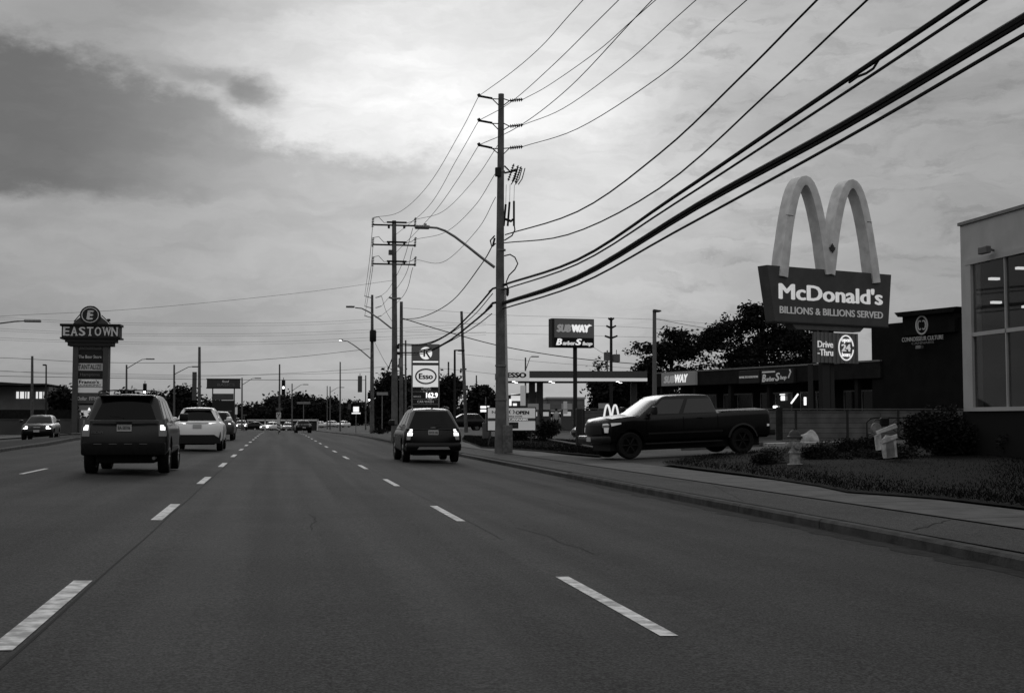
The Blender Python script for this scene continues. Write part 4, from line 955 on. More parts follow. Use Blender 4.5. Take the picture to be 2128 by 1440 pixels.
txt(o2, 'S', a_ + w_ * .53, a_ + w_ * .70, z1_ + h_ * .18, z1_ + h_ * .92, -.14, m_letlit, .05, .25); txt(o2, 'hop', a_ + w_ * .71, a_ + w_ * .97, z1_ + h_ * .04, z1_ + h_ * .62, -.14, m_letter, .08, .2)
obj('pole', MB().cyl((.02, .2, -.2), (.02, .2, z1_), .125), m_sdark, t, 40)

# ---- filling-station canopy and store
pc = Plane2(1034, 104, -8); g0 = gz(pc.o.x); V = lambda x, y: (pc.uz(x, y)[0], pc.uz(x, y)[1] - g0)
t = thing('fuel_canopy', 'wide flat filling-station canopy with dark fascia, pale band and ESSO panel', 'canopy', (pc.o.x, pc.o.y, g0), pc.a)
L_ = V(1345, 780)[0]; zt_ = V(1180, 771)[1]; zm = V(1180, 785.5)[1]; zb_ = V(1180, 792)[1]
m_can = mat('canopy_fascia', .10, .5); m_soff = mat('soffit', .10, .8)
eU = V(1100, 780)[0]
obj('fascia', MB().box(eU, L_, 0, .2, zm, zt_).box(0, .2, .2, 8, zm, zt_).box(L_ - .2, L_, .2, 8, zm, zt_).box(.2, L_ - .2, 7.8, 8, zm, zt_), m_can, t)
o = obj('name_panel', MB().box(0, eU, -.03, .2, zb_, zt_), mat('lit_panel_pale', .7, .5, emit=.22), t)
txt(o, 'ESSO', V(1053, 780)[0], V(1094, 780)[0], V(1070, 785)[1], V(1070, 774)[1], -.04, black, .07)
obj('light_band', MB().box(eU, L_, -.03, .17, zb_, zm).box(-.03, .17, .2, 8, zb_, zm), mat('band_lit', .7, .5, emit=.3), t)
obj('soffit', MB().box(.2, L_ - .2, .2, 7.8, zb_ + .05, zb_ + .12), m_soff, t)
for (px, dy) in ((1070, 2.4), (1079, 5.6), (1148, 2.4), (1160, 5.6), (1291, 2.4), (1307, 5.6)):
    u = V(px, 790)[0]; obj('canopy_light', MB().box(u - .13, u + .13, dy - .12, dy + .12, zb_ + .01, zb_ + .045), mat('lamp_bright', .8, .4, emit=3.5), t)
for px in (1111, 1128, 1330):
    u = V(px, 830)[0]; obj('column', MB().bbox(u - .26, u + .26, 3.6, 4.1, -.1, zb_ + .05, .03), m_sgrey, t)
def pump(px, Y, label):
    q = P(px, 880, Y); g0_ = gz(q.x); tt = thing('fuel_pump', label, 'fuel pump', (q.x, q.y, g0_), R(-8), 'fuel pumps under the canopy')
    obj('cabinet', MB().bbox(-.5, .5, -.3, .3, 0, 1.75, .04), mat('pump_body', .12, .4), tt); obj('display', MB().box(-.32, .32, -.33, -.29, 1.2, 1.55), mat('pump_display', .5, .4, emit=.3), tt); obj('hose', MB().tube([(.5, 0, 1.5), (.68, 0, 1.2), (.66, 0, .5), (.52, 0, .9)], .03, 6), rubber, tt)
    obj('topper', MB().bbox(-.45, .45, -.1, .1, 1.75, 2.25, .02), mat('pump_topper', .35, .5, emit=.06), tt)
pump(1108, 106, 'fuel pump by the left canopy columns'); pump(1132, 108, 'fuel pump on the right of the left canopy columns'); pump(1178, 107, 'fuel pump just left of the tall single sign pole'); pump(1255, 107, 'fuel pump behind the small twin arches')
def banner(px, y0, y1, w, Y, label, e):
    q = P(px, 830, Y); z1__, z2__ = P(px, y1, Y).z, P(px, y0, Y).z; tag(obj('banner_panel', MB().bbox(q.x - w / 2, q.x + w / 2, q.y, q.y + .12, z1__, z2__, .02), mat('banner_%g' % e, .55, .5, emit=e)), label, 'banner')
banner(1087, 801, 843, .42, 103.5, 'tall pale banner between canopy columns at the ESSO panel', .12); banner(1175, 834, 850, .3, 101, 'small pale notice board right of the canopy columns', .05); banner(1175, 851, 860, .34, 101.1, 'lower pale notice under the small notice board', .05)
for (px, s_) in ((1099, 'OPEN'), (1120, 'SNAX')): pass
t, V, g0 = facing(1060, 128, 'station_store', 'low filling-station shop with a glowing white window seen under the canopy', 'building', -8)
obj('wall', MB().box(V(1050, 0)[0], V(1128, 0)[0], 0, 9, -.2, V(1060, 822)[1]), mat('store_wall', .07, .8), t); obj('roof', MB().prism([(V(1050, 0)[0], V(1060, 822)[1]), (V(1128, 0)[0], V(1060, 822)[1]), (V(1128, 0)[0], V(1060, 812)[1])], -.3, 9), m_sdark, t)
obj('window', MB().box(V(1062, 0)[0], V(1083, 0)[0], -.06, 0, V(1, 833)[1] + .0, V(1, 818)[1]), mat('lit_window_a', .7, .5, emit=.55), t); obj('door', MB().box(V(1058, 0)[0], V(1063, 0)[0], -.07, 0, V(1, 843)[1], V(1, 829)[1]), mat('lit_window_b', .7, .5, emit=.8), t)
obj('counter_light', MB().box(V(1066, 0)[0], V(1074, 0)[0], -.08, -.01, V(1, 843)[1], V(1, 838)[1]), mat('lit_window_b', .7, .5, emit=.8), t)
t, V, g0 = facing(1130, 135, 'car_wash_building', 'pale flat-roofed car wash block with a light roof edge behind the pumps', 'building', -8)
obj('wall', MB().box(V(1138, 0)[0], V(1215, 0)[0], 0, 8, -.2, V(1160, 829)[1]), mat('wash_wall', .19, .8, 0, .1, 1, lines=(1.2, .4, True)), t); obj('roof_edge', MB().box(V(1136, 0)[0], V(1217, 0)[0], -.12, 8, V(1160, 829)[1], V(1160, 825)[1]), mat('wash_trim', .45, .6), t)
obj('canopy_strip', MB().box(V(1142, 0)[0], V(1169, 0)[0], -.5, 0, V(1160, 854)[1], V(1160, 851)[1]), mat('wash_trim', .45, .6), t); obj('door', MB().box(V(1142, 0)[0], V(1163, 0)[0], -.05, 0, -.1, V(1160, 856)[1]), black, t)

# ---- price pylon
t, V, g0 = facing(885, 95, 'fuel_price_sign', 'tall fuel price sign with round K emblem, lit oval Esso panel and 162.9 price', 'sign', -4)
(a_, zt_), (b_, _) = V(857, 715), V(912, 715)
obj('frame', MB().box(a_ - .06, a_ + .04, -.02, .3, -.2, zt_).box(b_ - .04, b_ + .06, -.02, .3, -.2, zt_), galv, t)
w_ = b_ - a_
def band(y0_, y1_, m, nm='panel', off=0.0): z1__, z2__ = V(885, y1_)[1], V(885, y0_)[1]; return obj(nm, MB().box(a_ + .045, b_ - .045, off, .28, z1__, z2__), m, t), z1__, z2__
o, z1_, z2_ = band(715, 750, mat('lit_panel_mid', .11, .5, emit=.02), 'emblem_panel'); cu, cz = V(885, 734); rad = (z2_ - z1_) * .37
obj('disc', MB().prism(ellipse(cu, cz, rad, rad), -.03, .0), m_letlit, o)
k_ = MB().prism([(cu - rad * .9, cz + rad * .28), (cu + rad * .95, cz + rad * .70), (cu + rad * .95, cz + rad * .90), (cu - rad * .9, cz + rad * .52)], -.05, -.031)
k_.prism([(cu - rad * .40, cz - rad * .55), (cu - rad * .12, cz - rad * .55), (cu - rad * .12, cz + rad * .52), (cu - rad * .40, cz + rad * .45)], -.052, -.031).prism([(cu - rad * .12, cz + rad * .0), (cu + rad * .35, cz + rad * .62), (cu + rad * .62, cz + rad * .62), (cu + rad * .08, cz - rad * .02)], -.054, -.031).prism([(cu - rad * .05, cz + rad * .02), (cu + rad * .20, cz + rad * .12), (cu + rad * .75, cz - rad * .72), (cu + rad * .50, cz - rad * .82)], -.056, -.031)
obj('k_mark', k_, mat('mark_red', .05, .5), o)
band(750.5, 753, m_letlit, 'white_stripe', -.01); band(753.5, 759, m_sgrey)
o, z1_, z2_ = band(759.5, 804, mat('panel_lit_white', .8, .5, emit=.42), 'oval_panel'); cu, cz = V(885, 782)
rm = MB(); ring(rm, cu, cz, w_ * .41, (z2_ - z1_) * .37, .11, -.03, -.0); obj('oval_ring', rm, mat('mark_blue', .07, .5), o)
txt(o, 'Esso', cu - w_ * .27, cu + w_ * .27, cz - .21, cz + .22, -.02, mat('mark_blue', .07, .5), .05)
o, z1_, z2_ = band(805.5, 812.5, m_sdark); txt(o, 'Synergy', cu - .35, cu + .40, z1_ + .06, z2_ - .04, -.01, m_letmid, .01)
o, z1_, z2_ = band(815, 828, m_sdark); txt(o, '162.9', cu + .02, cu + w_ * .45, z1_ + .05, z2_ - .03, -.01, mat('digit_lit', .8, .5, emit=1.5), .04); txt(o, 'SERVICE', a_ + .1, a_ + .65, z1_ + .08, z1_ + .20, -.01, m_letmid, .01)
o, z1_, z2_ = band(830.5, 838.5, m_sdark); txt(o, 'CAR WASH', a_ + .38, b_ - .38, z1_ + .06, z2_ - .06, -.01, m_letmid, .02)
band(841, 852, m_sdark); band(813, 814.6, galv, 'rail', -.012); band(828.6, 830, galv, 'rail', -.012); band(839, 840.6, galv, 'rail', -.012)
o_, _, _ = band(853, 856, galv, 'rail', -.012)

# ---- mobile letter board behind the concrete pole
t, V, g0 = facing(1060, 60, 'portable_sign', 'portable white letter-board sign reading OPEN and CANNABIS, half hidden by the concrete pole', 'sign', 3)
(a_, z1_), (b_, z2_) = V(1014, 894), V(1112, 848); w_, h_ = b_ - a_, z2_ - z1_
obj('frame', MB().box(a_ - .05, b_ + .05, .01, .16, z1_ - .05, z2_ + .05), m_sdark, t)
o = obj('letter_panel', MB().box(a_, b_, -.02, .01, z1_, z2_), mat('panel_pale', .8, .6, emit=.12), t)
txt(o, 'NOW', a_ + w_ * .08, a_ + w_ * .40, z1_ + h_ * .76, z1_ + h_ * .88, -.03, m_sgrey, .01); txt(o, 'OPEN', a_ + w_ * .58, a_ + w_ * .87, z1_ + h_ * .72, z1_ + h_ * .88, -.03, black, .05)
txt(o, '( )', a_ + w_ * .44, a_ + w_ * .56, z1_ + h_ * .74, z1_ + h_ * .92, -.03, m_sdark, .015); txt(o, 'CONNOISSEUR CULTURE', a_ + w_ * .30, a_ + w_ * .72, z1_ + h_ * .60, z1_ + h_ * .66, -.03, m_sgrey, .01)
obj('stripe', MB().box(a_, b_, -.03, -.02, z1_ + h_ * .42, z1_ + h_ * .55), m_sgrey, o); txt(o, 'ALL CANNABIS', a_ + w_ * .28, a_ + w_ * .84, z1_ + h_ * .44, z1_ + h_ * .53, -.045, m_letter, .01)
obj('date_box', MB().bbox(a_ + w_ * .15, a_ + w_ * .64, -.03, -.015, z1_ + h_ * .08, z1_ + h_ * .36, .005), m_sdark, o); txt(o, 'OPEN NOW', a_ + w_ * .20, a_ + w_ * .61, z1_ + h_ * .13, z1_ + h_ * .27, -.045, m_sgrey, .02)
for q0, q1 in (((a_ + .15, 0, z1_), (a_ - .1, -.5, 0)), ((b_ - .15, 0, z1_), (b_ - .35, -.5, 0)), ((a_ + .15, .1, z1_), (a_ + .1, .6, 0)), ((b_ - .15, .1, z1_), (b_ - .1, .6, 0))): obj('leg', MB().tube([q0, q1], .028, 6), m_sdark, t)

# small lit price board
t, V, g0 = facing(1012, 120, 'lit_board_sign', 'small board with two rows of glowing panels left of the concrete pole', 'sign')
(a_, z1_), (b_, z2_) = V(996, 858), V(1019, 841)
obj('board', MB().box(a_, b_, 0, .2, z1_, z2_), m_sdark, t); w_ = b_ - a_; h_ = z2_ - z1_
for (f0, f1, g_0, g_1) in ((.1, .62, .58, .85), (.7, .9, .58, .85), (.1, .62, .12, .42), (.68, .95, .12, .42)): obj('lit_row', MB().box(a_ + w_ * f0, a_ + w_ * f1, -.04, 0, z1_ + h_ * g_0, z1_ + h_ * g_1), mat('lit_row', .8, .5, emit=1.0), t)
obj('pole', MB().cyl(((a_ + b_) / 2 + .1, .1, -.2), ((a_ + b_) / 2 + .1, .1, V(1, 825)[1]), .05), galv, t)
# utility cabinet at left foot of pole
p = P(1014, 893, 75); tag(obj('utility_cabinet', MB().bbox(p.x - .28, p.x + .20, p.y, p.y + .4, gz(p.x) - .1, P(1014, 878, 75).z, .03), m_sgrey), 'grey utility cabinet just left of the concrete pole', 'cabinet')
# ================================================================ utility poles
def wpt(px, py, Y): return P(px, py, Y)
# ---- A: tall concrete pole
YA = G(1041, 941).y; pA = P(1041, 941, YA); 
t = thing('utility_pole', 'tall tapering concrete utility pole at the kerb carrying insulators, switches and a lamp arm', 'utility pole', (pA.x, YA, pA.z)); OA = Vector((pA.x, YA, pA.z))
LA = lambda px, py, dy=0.0: P(px if px > 1 else 1041, py if py > 1 else 500, YA + dy) - OA
m_pole = mat('pole_concrete', .135, .8, 0, .25, 2.5, det=7)
zs_ = LA(1041, 196).z
shaft = MB().tube([(0, 0, -.2), (0, 0, 2.0), (LA(1039, 560).x, 0, LA(1039, 560).z), (LA(1041.5, 196).x, 0, zs_)], .25, 20, .11)
obj('shaft', shaft, m_pole, t, 40)
cdt = MB().cyl((.235, -.10, .9), (LA(1048.5, 600).x, -.07, LA(1048, 600).z), .065, .055, 10)
obj('conduit', cdt, mat('conduit_pale', .45, .6), t, 40)
obj('base_guard', MB().bbox(.02, .40, -.32, -.02, -.1, 1.05, .04), mat('guard_concrete', .13, .85, 0, .35, 6), t, 40)
bands = MB()
for py in (357, 520, 600, 760, 830): 
    z = LA(1040, py).z; r_ = .25 + (.11 - .25) * (z / zs_) + .012; bands.lathe([(r_ - .03, z - .03), (r_, z - .03), (r_, z + .03), (r_ - .03, z + .03)], n=20)
obj('strap', bands, galv, t, 40)
def insulator_mb(p0, p1, r=.075, n=7):
    mb = MB(); p0, p1 = Vector(p0), Vector(p1); mb.cyl(p0, p1, .022, n=6)
    for k in range(n):
        c = p0.lerp(p1, (k + .7) / (n + .4)); d = (p1 - p0).normalized() * .02; mb.cyl(c - d, c + d, r, r * .5, 8)
    return mb
for (yl, yr_, ya_, yb_) in ((200, 207, 206, 219), (251, 260, 257, 270), (302, 305, 309, 320)):
    lt = LA(995, yl); obj('insulator_arm', MB().tube([lt, LA(1023, ya_ - 1)], .045, 8).tube([LA(1023, ya_), LA(1036, ya_ + .5)], .02, 6).tube([LA(1023, ya_), LA(1036, yb_)], .02, 6).cyl(lt - Vector((.03, 0, 0)), lt + Vector((.05, 0, .05)), .07), darkm, t)
    rt_ = LA(1087, yr_); ms = LA(1059, yr_ + 3); o = obj('insulator', insulator_mb(ms, rt_, .085, 6), darkm, t); obj('bracket', MB().tube([LA(1047, ya_), ms], .02, 6).tube([LA(1047, yb_), ms], .02, 6), darkm, t)
lamp = MB().tube([LA(1028, 556), LA(1000, 535), LA(970, 511), LA(945, 492), LA(925, 480), LA(908, 474), LA(890, 472.5)], .055, 8, .04)
la = obj('lamp_arm', lamp, galv, t, 40)
obj('lamp_head', MB().bbox(LA(862, 472).x, LA(893, 472).x, -.14, .14, LA(875, 476).z, LA(875, 468.5).z, .05).cyl(LA(884, 468), LA(884, 465), .05), galv, la, 40)
sw = MB().tube([LA(1048, 345), LA(1060, 357), LA(1072, 352)], .03, 6).tube([LA(1048, 360), LA(1072, 355)], .035, 6)
obj('switch_bracket', sw, darkm, t)
for dx in (0, 9, 15): obj('fuse_cutout', insulator_mb(LA(1056 + dx, 376 + dx * .3), LA(1068 + dx, 341 + dx * .35), .06, 7).tube([LA(1062 + dx, 384), LA(1070 + dx, 372), LA(1076 + dx, 350)], .02, 5), darkm, t)
ld = MB()
for (x, yb0) in ((1051, 425), (1059, 420), (1068, 418)):
    ld.tube([LA(x + 1, 384), LA(x, yb0)], .008, 5); ld.tube([LA(x, yb0), LA(x - (0 if x > 1060 else 4), 470)], .04, 6)
ld.tube([LA(1068, 465), LA(1070, 478), LA(1064, 490), LA(1048, 500)], .025, 6).tube([LA(1048, 455), LA(1062, 460), LA(1066, 456)], .05, 6)
obj('cable_lead', ld, wirem, t)
lp = MB().tube([LA(1048, 532), LA(1060, 529), LA(1070, 535), LA(1076, 548), LA(1070, 560), LA(1058, 572), LA(1052, 586), LA(1057, 608), LA(1054, 616)], .025, 6).cyl(LA(1055, 600), LA(1054, 614), .06)
lp.tube([LA(1028, 490), LA(1019, 500), LA(1022, 514), LA(1030, 506)], .03, 6).tube([LA(1028, 495), LA(1024, 512)], .04, 6)
obj('cable_loop', lp, wirem, t)
obj('clamp', MB().tube([LA(1016, 607), LA(1024, 600), LA(1052, 592)], .04, 6), darkm, t); obj('clamp', MB().tube([LA(1010, 646), LA(1024, 630), LA(1052, 624)], .05, 6), darkm, t); obj('sensor_box', MB().bbox(LA(1028, 200).x, LA(1040, 200).x, -.2, -.05, LA(0, 369).z, LA(0, 350).z, .03), darkm, t)
# ---- B: second wooden pole with three crossarms
YB = 80.0; pB = P(820, 870, YB); zg = -.05; OB = Vector((pB.x, YB, zg)); LB = lambda px, py, dy=0.0: P(px if px > 1 else 819, py if py > 1 else 640, YB + dy) - OB
t = thing('utility_pole', 'second pole along the kerb with three long crossarms and a lamp arm to the left', 'utility pole', OB)
obj('shaft', MB().tube([(0, 0, -.2), LB(820, 700), LB(819, 459)], .21, 14, .13), mat('pole_wood_grey', .13, .85, 0, .25, 3), t, 40)
for yc in (468, 509, 549):
    ca = obj('crossarm', MB().bbox(LB(775, yc).x, LB(864, yc).x, -.08, .08, LB(819, yc + 1.8).z, LB(819, yc - 1).z, .01), darkm, t)
    for px in (775, 863):
        obj('post_insulator', insulator_mb(LB(px - 1, yc + 5), LB(px + .5, yc - 16), .10, 6), darkm, ca)
    for px in (808, 840): obj('pin_insulator', MB().cyl(LB(px, yc), LB(px, yc + 7 if yc < 500 else yc - 7), .07), darkm, ca)
    obj('jumper', MB().tube([LB(777, yc - 15), LB(787, yc - 17), LB(798, yc - 5), LB(808, yc - 6), LB(845, yc - 4), LB(856, yc - 7), LB(866, yc - 15)], .018, 5).tube([LB(804, yc - 6, -.1), LB(845, yc - 5, -.1)], .06, 6), wirem, ca)
obj('switch_box', MB().bbox(LB(807, 0).x, LB(815, 0).x, -.15, .15, LB(0, 530).z, LB(0, 520).z, .02), m_sgrey, t)
obj('band_bracket', MB().tube([LB(809, 618), LB(818, 621, -.2), LB(832, 620)], .06, 8), galv, t, 40)
la = obj('lamp_arm', MB().tube([LB(814, 683), LB(790, 664), LB(768, 649), LB(752, 641), LB(738, 639.5)], .05, 8, .035), galv, t, 40)
obj('lamp_head', MB().bbox(LB(719, 0).x, LB(737, 0).x, -.12, .12, LB(0, 641).z, LB(0, 637).z, .04), galv, la, 40)
obj('junction_box', MB().bbox(LB(829, 0).x, LB(837, 0).x, -.1, .1, LB(0, 763).z, LB(0, 744).z, .02), mat('box_pale', .25, .6), t)
obj('cable_clamp', MB().bbox(LB(825, 0).x, LB(830, 0).x, -.15, .15, LB(0, 725).z, LB(0, 716).z, .02).bbox(LB(825, 0).x, LB(831, 0).x, -.15, .15, LB(0, 737).z, LB(0, 731).z, .02), darkm, t)
# ---- C: transformer pole
YC = 128.0; pC = P(773, 900, YC); OC = Vector((pC.x, YC, -.1)); LC = lambda px, py, dy=0.0: P(px if px > 1 else 773, py if py > 1 else 740, YC + dy) - OC
t = thing('utility_pole', 'third pole along the kerb, wooden, with a black transformer can and a lit lamp', 'utility pole', OC)
obj('shaft', MB().tube([(0, 0, -.2), LC(773.5, 613)], .24, 12, .12), wood, t, 40)
obj('transformer', MB().lathe([(0, -.01), (.30, 0), (.33, .1), (.33, 1.05), (.25, 1.15), (0, 1.17)], tuple(LC(775, 710, -.3)), n=16), black, t, 40)
for yc in (616, 637, 657):
    obj('insulator_arm', insulator_mb(LC(771, yc + 3), LC(757, yc - 1), .09, 5), darkm, t); obj('insulator_arm', insulator_mb(LC(780, yc + 3), LC(793, yc - 1), .09, 5), darkm, t)
la = obj('lamp_arm', MB().tube([LC(770, 745), LC(750, 728), LC(735, 717), LC(722, 709), LC(713, 708)], .06, 8, .04), galv, t, 40)
obj('lamp_head', MB().bbox(LC(704, 0).x, LC(713, 0).x, -.14, .14, LC(0, 708).z, LC(0, 705.8).z, .05), galv, la); obj('lamp_glass', MB().bbox(LC(704.5, 0).x, LC(709.5, 0).x, -.1, .1, LC(0, 709).z, LC(0, 707.4).z, .02), mat('lamp_bright', .8, .4, emit=3.5), la)
obj('ladder_box', MB().bbox(LC(767, 0).x, LC(771, 0).x, -.3, -.2, LC(0, 848).z, LC(0, 841).z, .02), galv, t)
def pole(px, pt, Y, label, r=.13, m=wood, extra=None, lean=0, group=None, name='utility_pole', cat='utility pole', zb=None):
    b = P(px + lean, 880, Y); g0 = gz(b.x) if zb is None else zb; O = Vector((b.x, Y, g0)); t = thing(name, label, cat, O, 0, group)
    L = lambda a, c: P(a if a > 1 else px, c if c > 1 else pt, Y) - O
    obj('shaft', MB().tube([(0, 0, -.2), L(px, pt)], r, 10, r * .7), m, t, 40)
    if extra: extra(t, L)
    return t, L, O
def arms(t, L, x, ys, w, r=.05, ins=True):
    for y in ys:
        c = obj('crossarm', MB().tube([L(x - w, y), L(x + w, y)], r, 6), darkm, t)
        if ins: obj('insulator', MB().cyl(L(x - w, y + .5), L(x - w, y - 2.5), .07).cyl(L(x + w, y + .5), L(x + w, y - 2.5), .07), darkm, t)
pole(834, 627, 85, 'thin wooden pole right behind the second kerb pole', .15)
pole(959, 647, 110, 'slightly leaning wooden pole left of the concrete pole', .17, lean=10, extra=lambda t, L: arms(t, L, 963, (768,), 5, .04))
pole(843, 707, 140, 'thin far pole between the second kerb pole and the price sign', .13)
pole(932, 752, 170, 'short dark far pole right of the price sign', .16)
pole(990, 780, 180, 'short far pole showing over the trees left of the concrete pole', .14)
def gpole(t, L):
    for yc, w in ((662, 6), (678, 10), (699, 13)):
        obj('insulator_arm', MB().tube([L(1270, yc + 4), L(1270 - w, yc - 1)], .10, 6).tube([L(1270, yc + 4), L(1270 + w, yc - 1)], .10, 6), darkm, t)
pole(1270, 660, 130, 'dark transmission pole with short stubby arms behind the canopy', .19, darkm, gpole)
def lampF(t, L): obj('lamp_arm', MB().tube([L(945, 728), L(955, 728)], .05, 6), darkm, t); obj('lamp_head', MB().bbox(L(952, 0).x, L(965, 0).x, -.2, .2, L(0, 730).z, L(0, 726.5).z, .03), m_sdark, t)
pole(945, 727, 95, 'dark square-headed lot lamp right of the price sign', .11, m_sdark, lampF, name='lamp_post', cat='lamp post')
def lampH(t, L): obj('lamp_head', MB().lathe([(0, 0), (.20, -.02), (.24, -.08), (.10, -.12), (0, -.12)], tuple(L(1365, 644)), n=14), m_sdark, t, 40); obj('lamp_collar', MB().cyl(L(1358, 645), L(1366, 646), .06), m_sdark, t)
pole(1360, 644, 62, 'tall pale lot lamp post with small hooded head in front of the big tree', .13, mat('lamp_post_grey', .16, .7), lampH, name='lamp_post', cat='lamp post')
def curvelamp(dx, dy):
    def f(t, L, dx=dx, dy=dy): pass
    return f
def streetlamp(px, pt, Y, dx, y1, y2, label, lit=False):
    def ex_(t, L):
        obj('lamp_arm', MB().tube([L(px, y1), L(px + dx * .4, y1 + (y2 - y1) * .55), L(px + dx * .7, y1 + (y2 - y1) * .95), L(px + dx * .9, y2)], .05, 6, .035), galv, t)
        a = L(px + dx * .88, y2); obj('lamp_head', MB().bbox(min(a.x, a.x + .9 * (1 if dx > 0 else -1)), max(a.x, a.x + .9 * (1 if dx > 0 else -1)), -.12, .12, a.z - .07, a.z + .07, .04), galv, t)
    return pole(px, pt, Y, label, .13, mat('far_pole_grey', .12, .8), ex_, name='street_lamp', cat='street lamp')
streetlamp(263, 758, 145, 46, 766, 746, 'street lamp reaching right, first right of the big plaza sign')
streetlamp(362, 758, 145, 42, 778, 762, 'street lamp reaching right above the boxy SUV mirror')
streetlamp(503, 785, 185, 30, 800, 786, 'street lamp just right of the dark framed sign')
streetlamp(607, 797, 220, 26, 812, 799, 'far street lamp right of the hanging lit signal')
streetlamp(686, 803, 240, 22, 815, 805, 'far street lamp above the row of pale parked vans')
streetlamp(1092, 743, 150, 14, 770, 741, 'street lamp top rising behind the canopy by the ESSO panel')
streetlamp(-45, 640, 75, 108, 690, 667, 'street lamp whose arm reaches in from the left edge')
pole(67, 740, 125, 'wooden pole at the far left beyond the oncoming car', .15)
def lampL(t, L): obj('lamp_head', MB().bbox(L(89, 0).x, L(96, 0).x, -.15, .15, L(0, 760).z, L(0, 757).z, .03), m_sdark, t)
pole(96, 758, 110, 'thin dark lot lamp left of the big plaza sign', .08, m_sdark, lampL, name='lamp_post', cat='lamp post')
pole(414.5, 721, 118, 'tall plain pole on the far side, left of the dark framed sign', .16)
pole(581, 757, 150, 'slim tall pole beside the hanging lit signal', .12)
pole(707, 752, 190, 'slim far pole left of the hanging unlit signal', .13)
pole(40 + 640, 802, 260, 'very thin far pole over the parked row', .12)
pole(660 + 100, 780, 210, 'far pole just left of the transformer pole', .13)
# big plain grey guy-box on transmission pole: two far water-tank like boxes
t, L, O = pole(1262, 728, 160, 'far pole with two grey equipment cabinets seen over the canopy', .12, galv)
obj('equipment_box', MB().bbox(L(1256, 0).x, L(1268, 0).x, -.4, .4, L(0, 749).z, L(0, 732).z, .05), mat('equip_grey', .14, .7), t); obj('equipment_box', MB().bbox(L(1274, 0).x, L(1287, 0).x, -.4, .4, L(0, 752).z, L(0, 736).z, .05).cyl(L(1281, 736), L(1281, 727), .05), mat('equip_grey', .14, .7), t)

# ================================================================ wires
def wire(label, pts, r, group=None, name='overhead_wire', cat='overhead wire', n=26, twist=0):
    """pts: 3D points; smooth Catmull curve through them"""
    p = [Vector(q) for q in pts]; out = []
    for i in range(len(p) - 1):
        a, b = p[i], p[i + 1]; pa = p[i - 1] if i else a * 2 - b; pb = p[i + 2] if i + 2 < len(p) else b * 2 - a
        m = max(3, n // (len(p) - 1))
        for k in range(m):
            s = k / m; out.append(.5 * ((2 * a) + (b - pa) * s + (2 * pa - 5 * a + 4 * b - pb) * s * s + (3 * a - pa - 3 * b + pb) * s ** 3))
    out.append(p[-1])
    tag(obj(name, MB().tube(out, r, 6), wirem, None, 40), label, cat, group)
    if twist:
        o2 = [];
        fine = []
        for a, b in zip(out, out[1:]): fine += [a.lerp(b, k / 6) for k in range(6)]
        for k, q in enumerate(fine): o2.append(q + Vector((cos(k * .9), 0, sin(k * .9))) * r * .9)
        return o2
def vplane(X, pix): return [PX(px, py, X) for px, py in pix]
def span(pa, pb, pix):
    """wire in the vertical plane through 3D points pa, pb, passing the given pixels"""
    pa, pb = Vector(pa), Vector(pb); n = Vector((-(pb - pa).y, (pb - pa).x)); out = [pa]
    for px, py in pix:
        d = ray(px, py); k = (pa.x * n.x + pa.y * n.y) / (d.x * n.x + d.y * n.y); out.append(Vector((d.x * k, d.y * k, CAMH + d.z * k)))
    return out + [pb]
gA = 'high voltage wires from the concrete pole towards the viewer'
def near(label, start, pix, r, dX=0.0, group=None, **k):
    """wire from pole A parallel to the road toward the viewer; last pixel is extended past the frame"""
    s = P(start[0], start[1], YA); pts = [s] + vplane(s.x + dX, pix)
    e, f = pts[-1], pts[-2]; pts.append(e + (e - f) * .6); wire(label, pts, r, group, **k)
near('upper wire from the top left arm of the concrete pole, leftmost in the sky', (995, 200), [(1064, 150), (1124, 98), (1178, 38)], .012)
near('wire leaving the top right insulator of the concrete pole', (1087, 207), [(1140, 178), (1240, 108), (1312, 45)], .012)
near('wire from the middle left arm crossing behind the concrete pole top', (995, 251), [(1060, 214), (1150, 135), (1244, 42)], .012)
near('wire leaving the middle right insulator of the concrete pole', (1087, 260), [(1170, 226), (1290, 140), (1400, 42)], .012)
near('wire from the lowest left arm crossing behind the concrete pole', (995, 302), [(1075, 265), (1180, 185), (1316, 42)], .012)
near('wire leaving the lowest right insulator of the concrete pole', (1087, 305), [(1200, 268), (1370, 160), (1507, 40)], .013)
near('twisted service cable sagging right, the upper of the two beneath the switches', (1050, 488), [(1200, 440), (1370, 320), (1540, 160), (1657, 42)], .022)
near('twisted service cable sagging right, the lower of the two beneath the switches', (1048, 505), [(1180, 488), (1370, 392), (1600, 190), (1758, 42)], .020)
near('thick telephone cable bundle, upper of the heavy cables', (1046, 592), [(1200, 540), (1400, 410), (1650, 240), (1945, 42)], .040)
near('thinner telephone cable just under the upper heavy bundle', (1046, 602), [(1200, 549), (1400, 425), (1700, 230), (1985, 42)], .024)
near('heaviest cable bundle reaching the right top corner', (1044, 630), [(1200, 575), (1450, 425), (1750, 260), (2088, 60)], .052)
near('second strand lashed beneath the heaviest cable bundle', (1044, 633), [(1200, 581), (1450, 433), (1750, 270), (2088, 70)], .030)
near('lowest long cable under the heaviest bundle', (1044, 642), [(1200, 592), (1400, 484), (1750, 292), (2088, 96)], .026)
tag(obj('cable_branch', MB().tube([q for q in vplane(pA.x + .1, [(1828, 122), (1815, 143), (1800, 153), (1782, 160), (1765, 172)])], .02, 6), wirem), 'short looping branch between two heavy cables at the upper right', 'overhead wire')
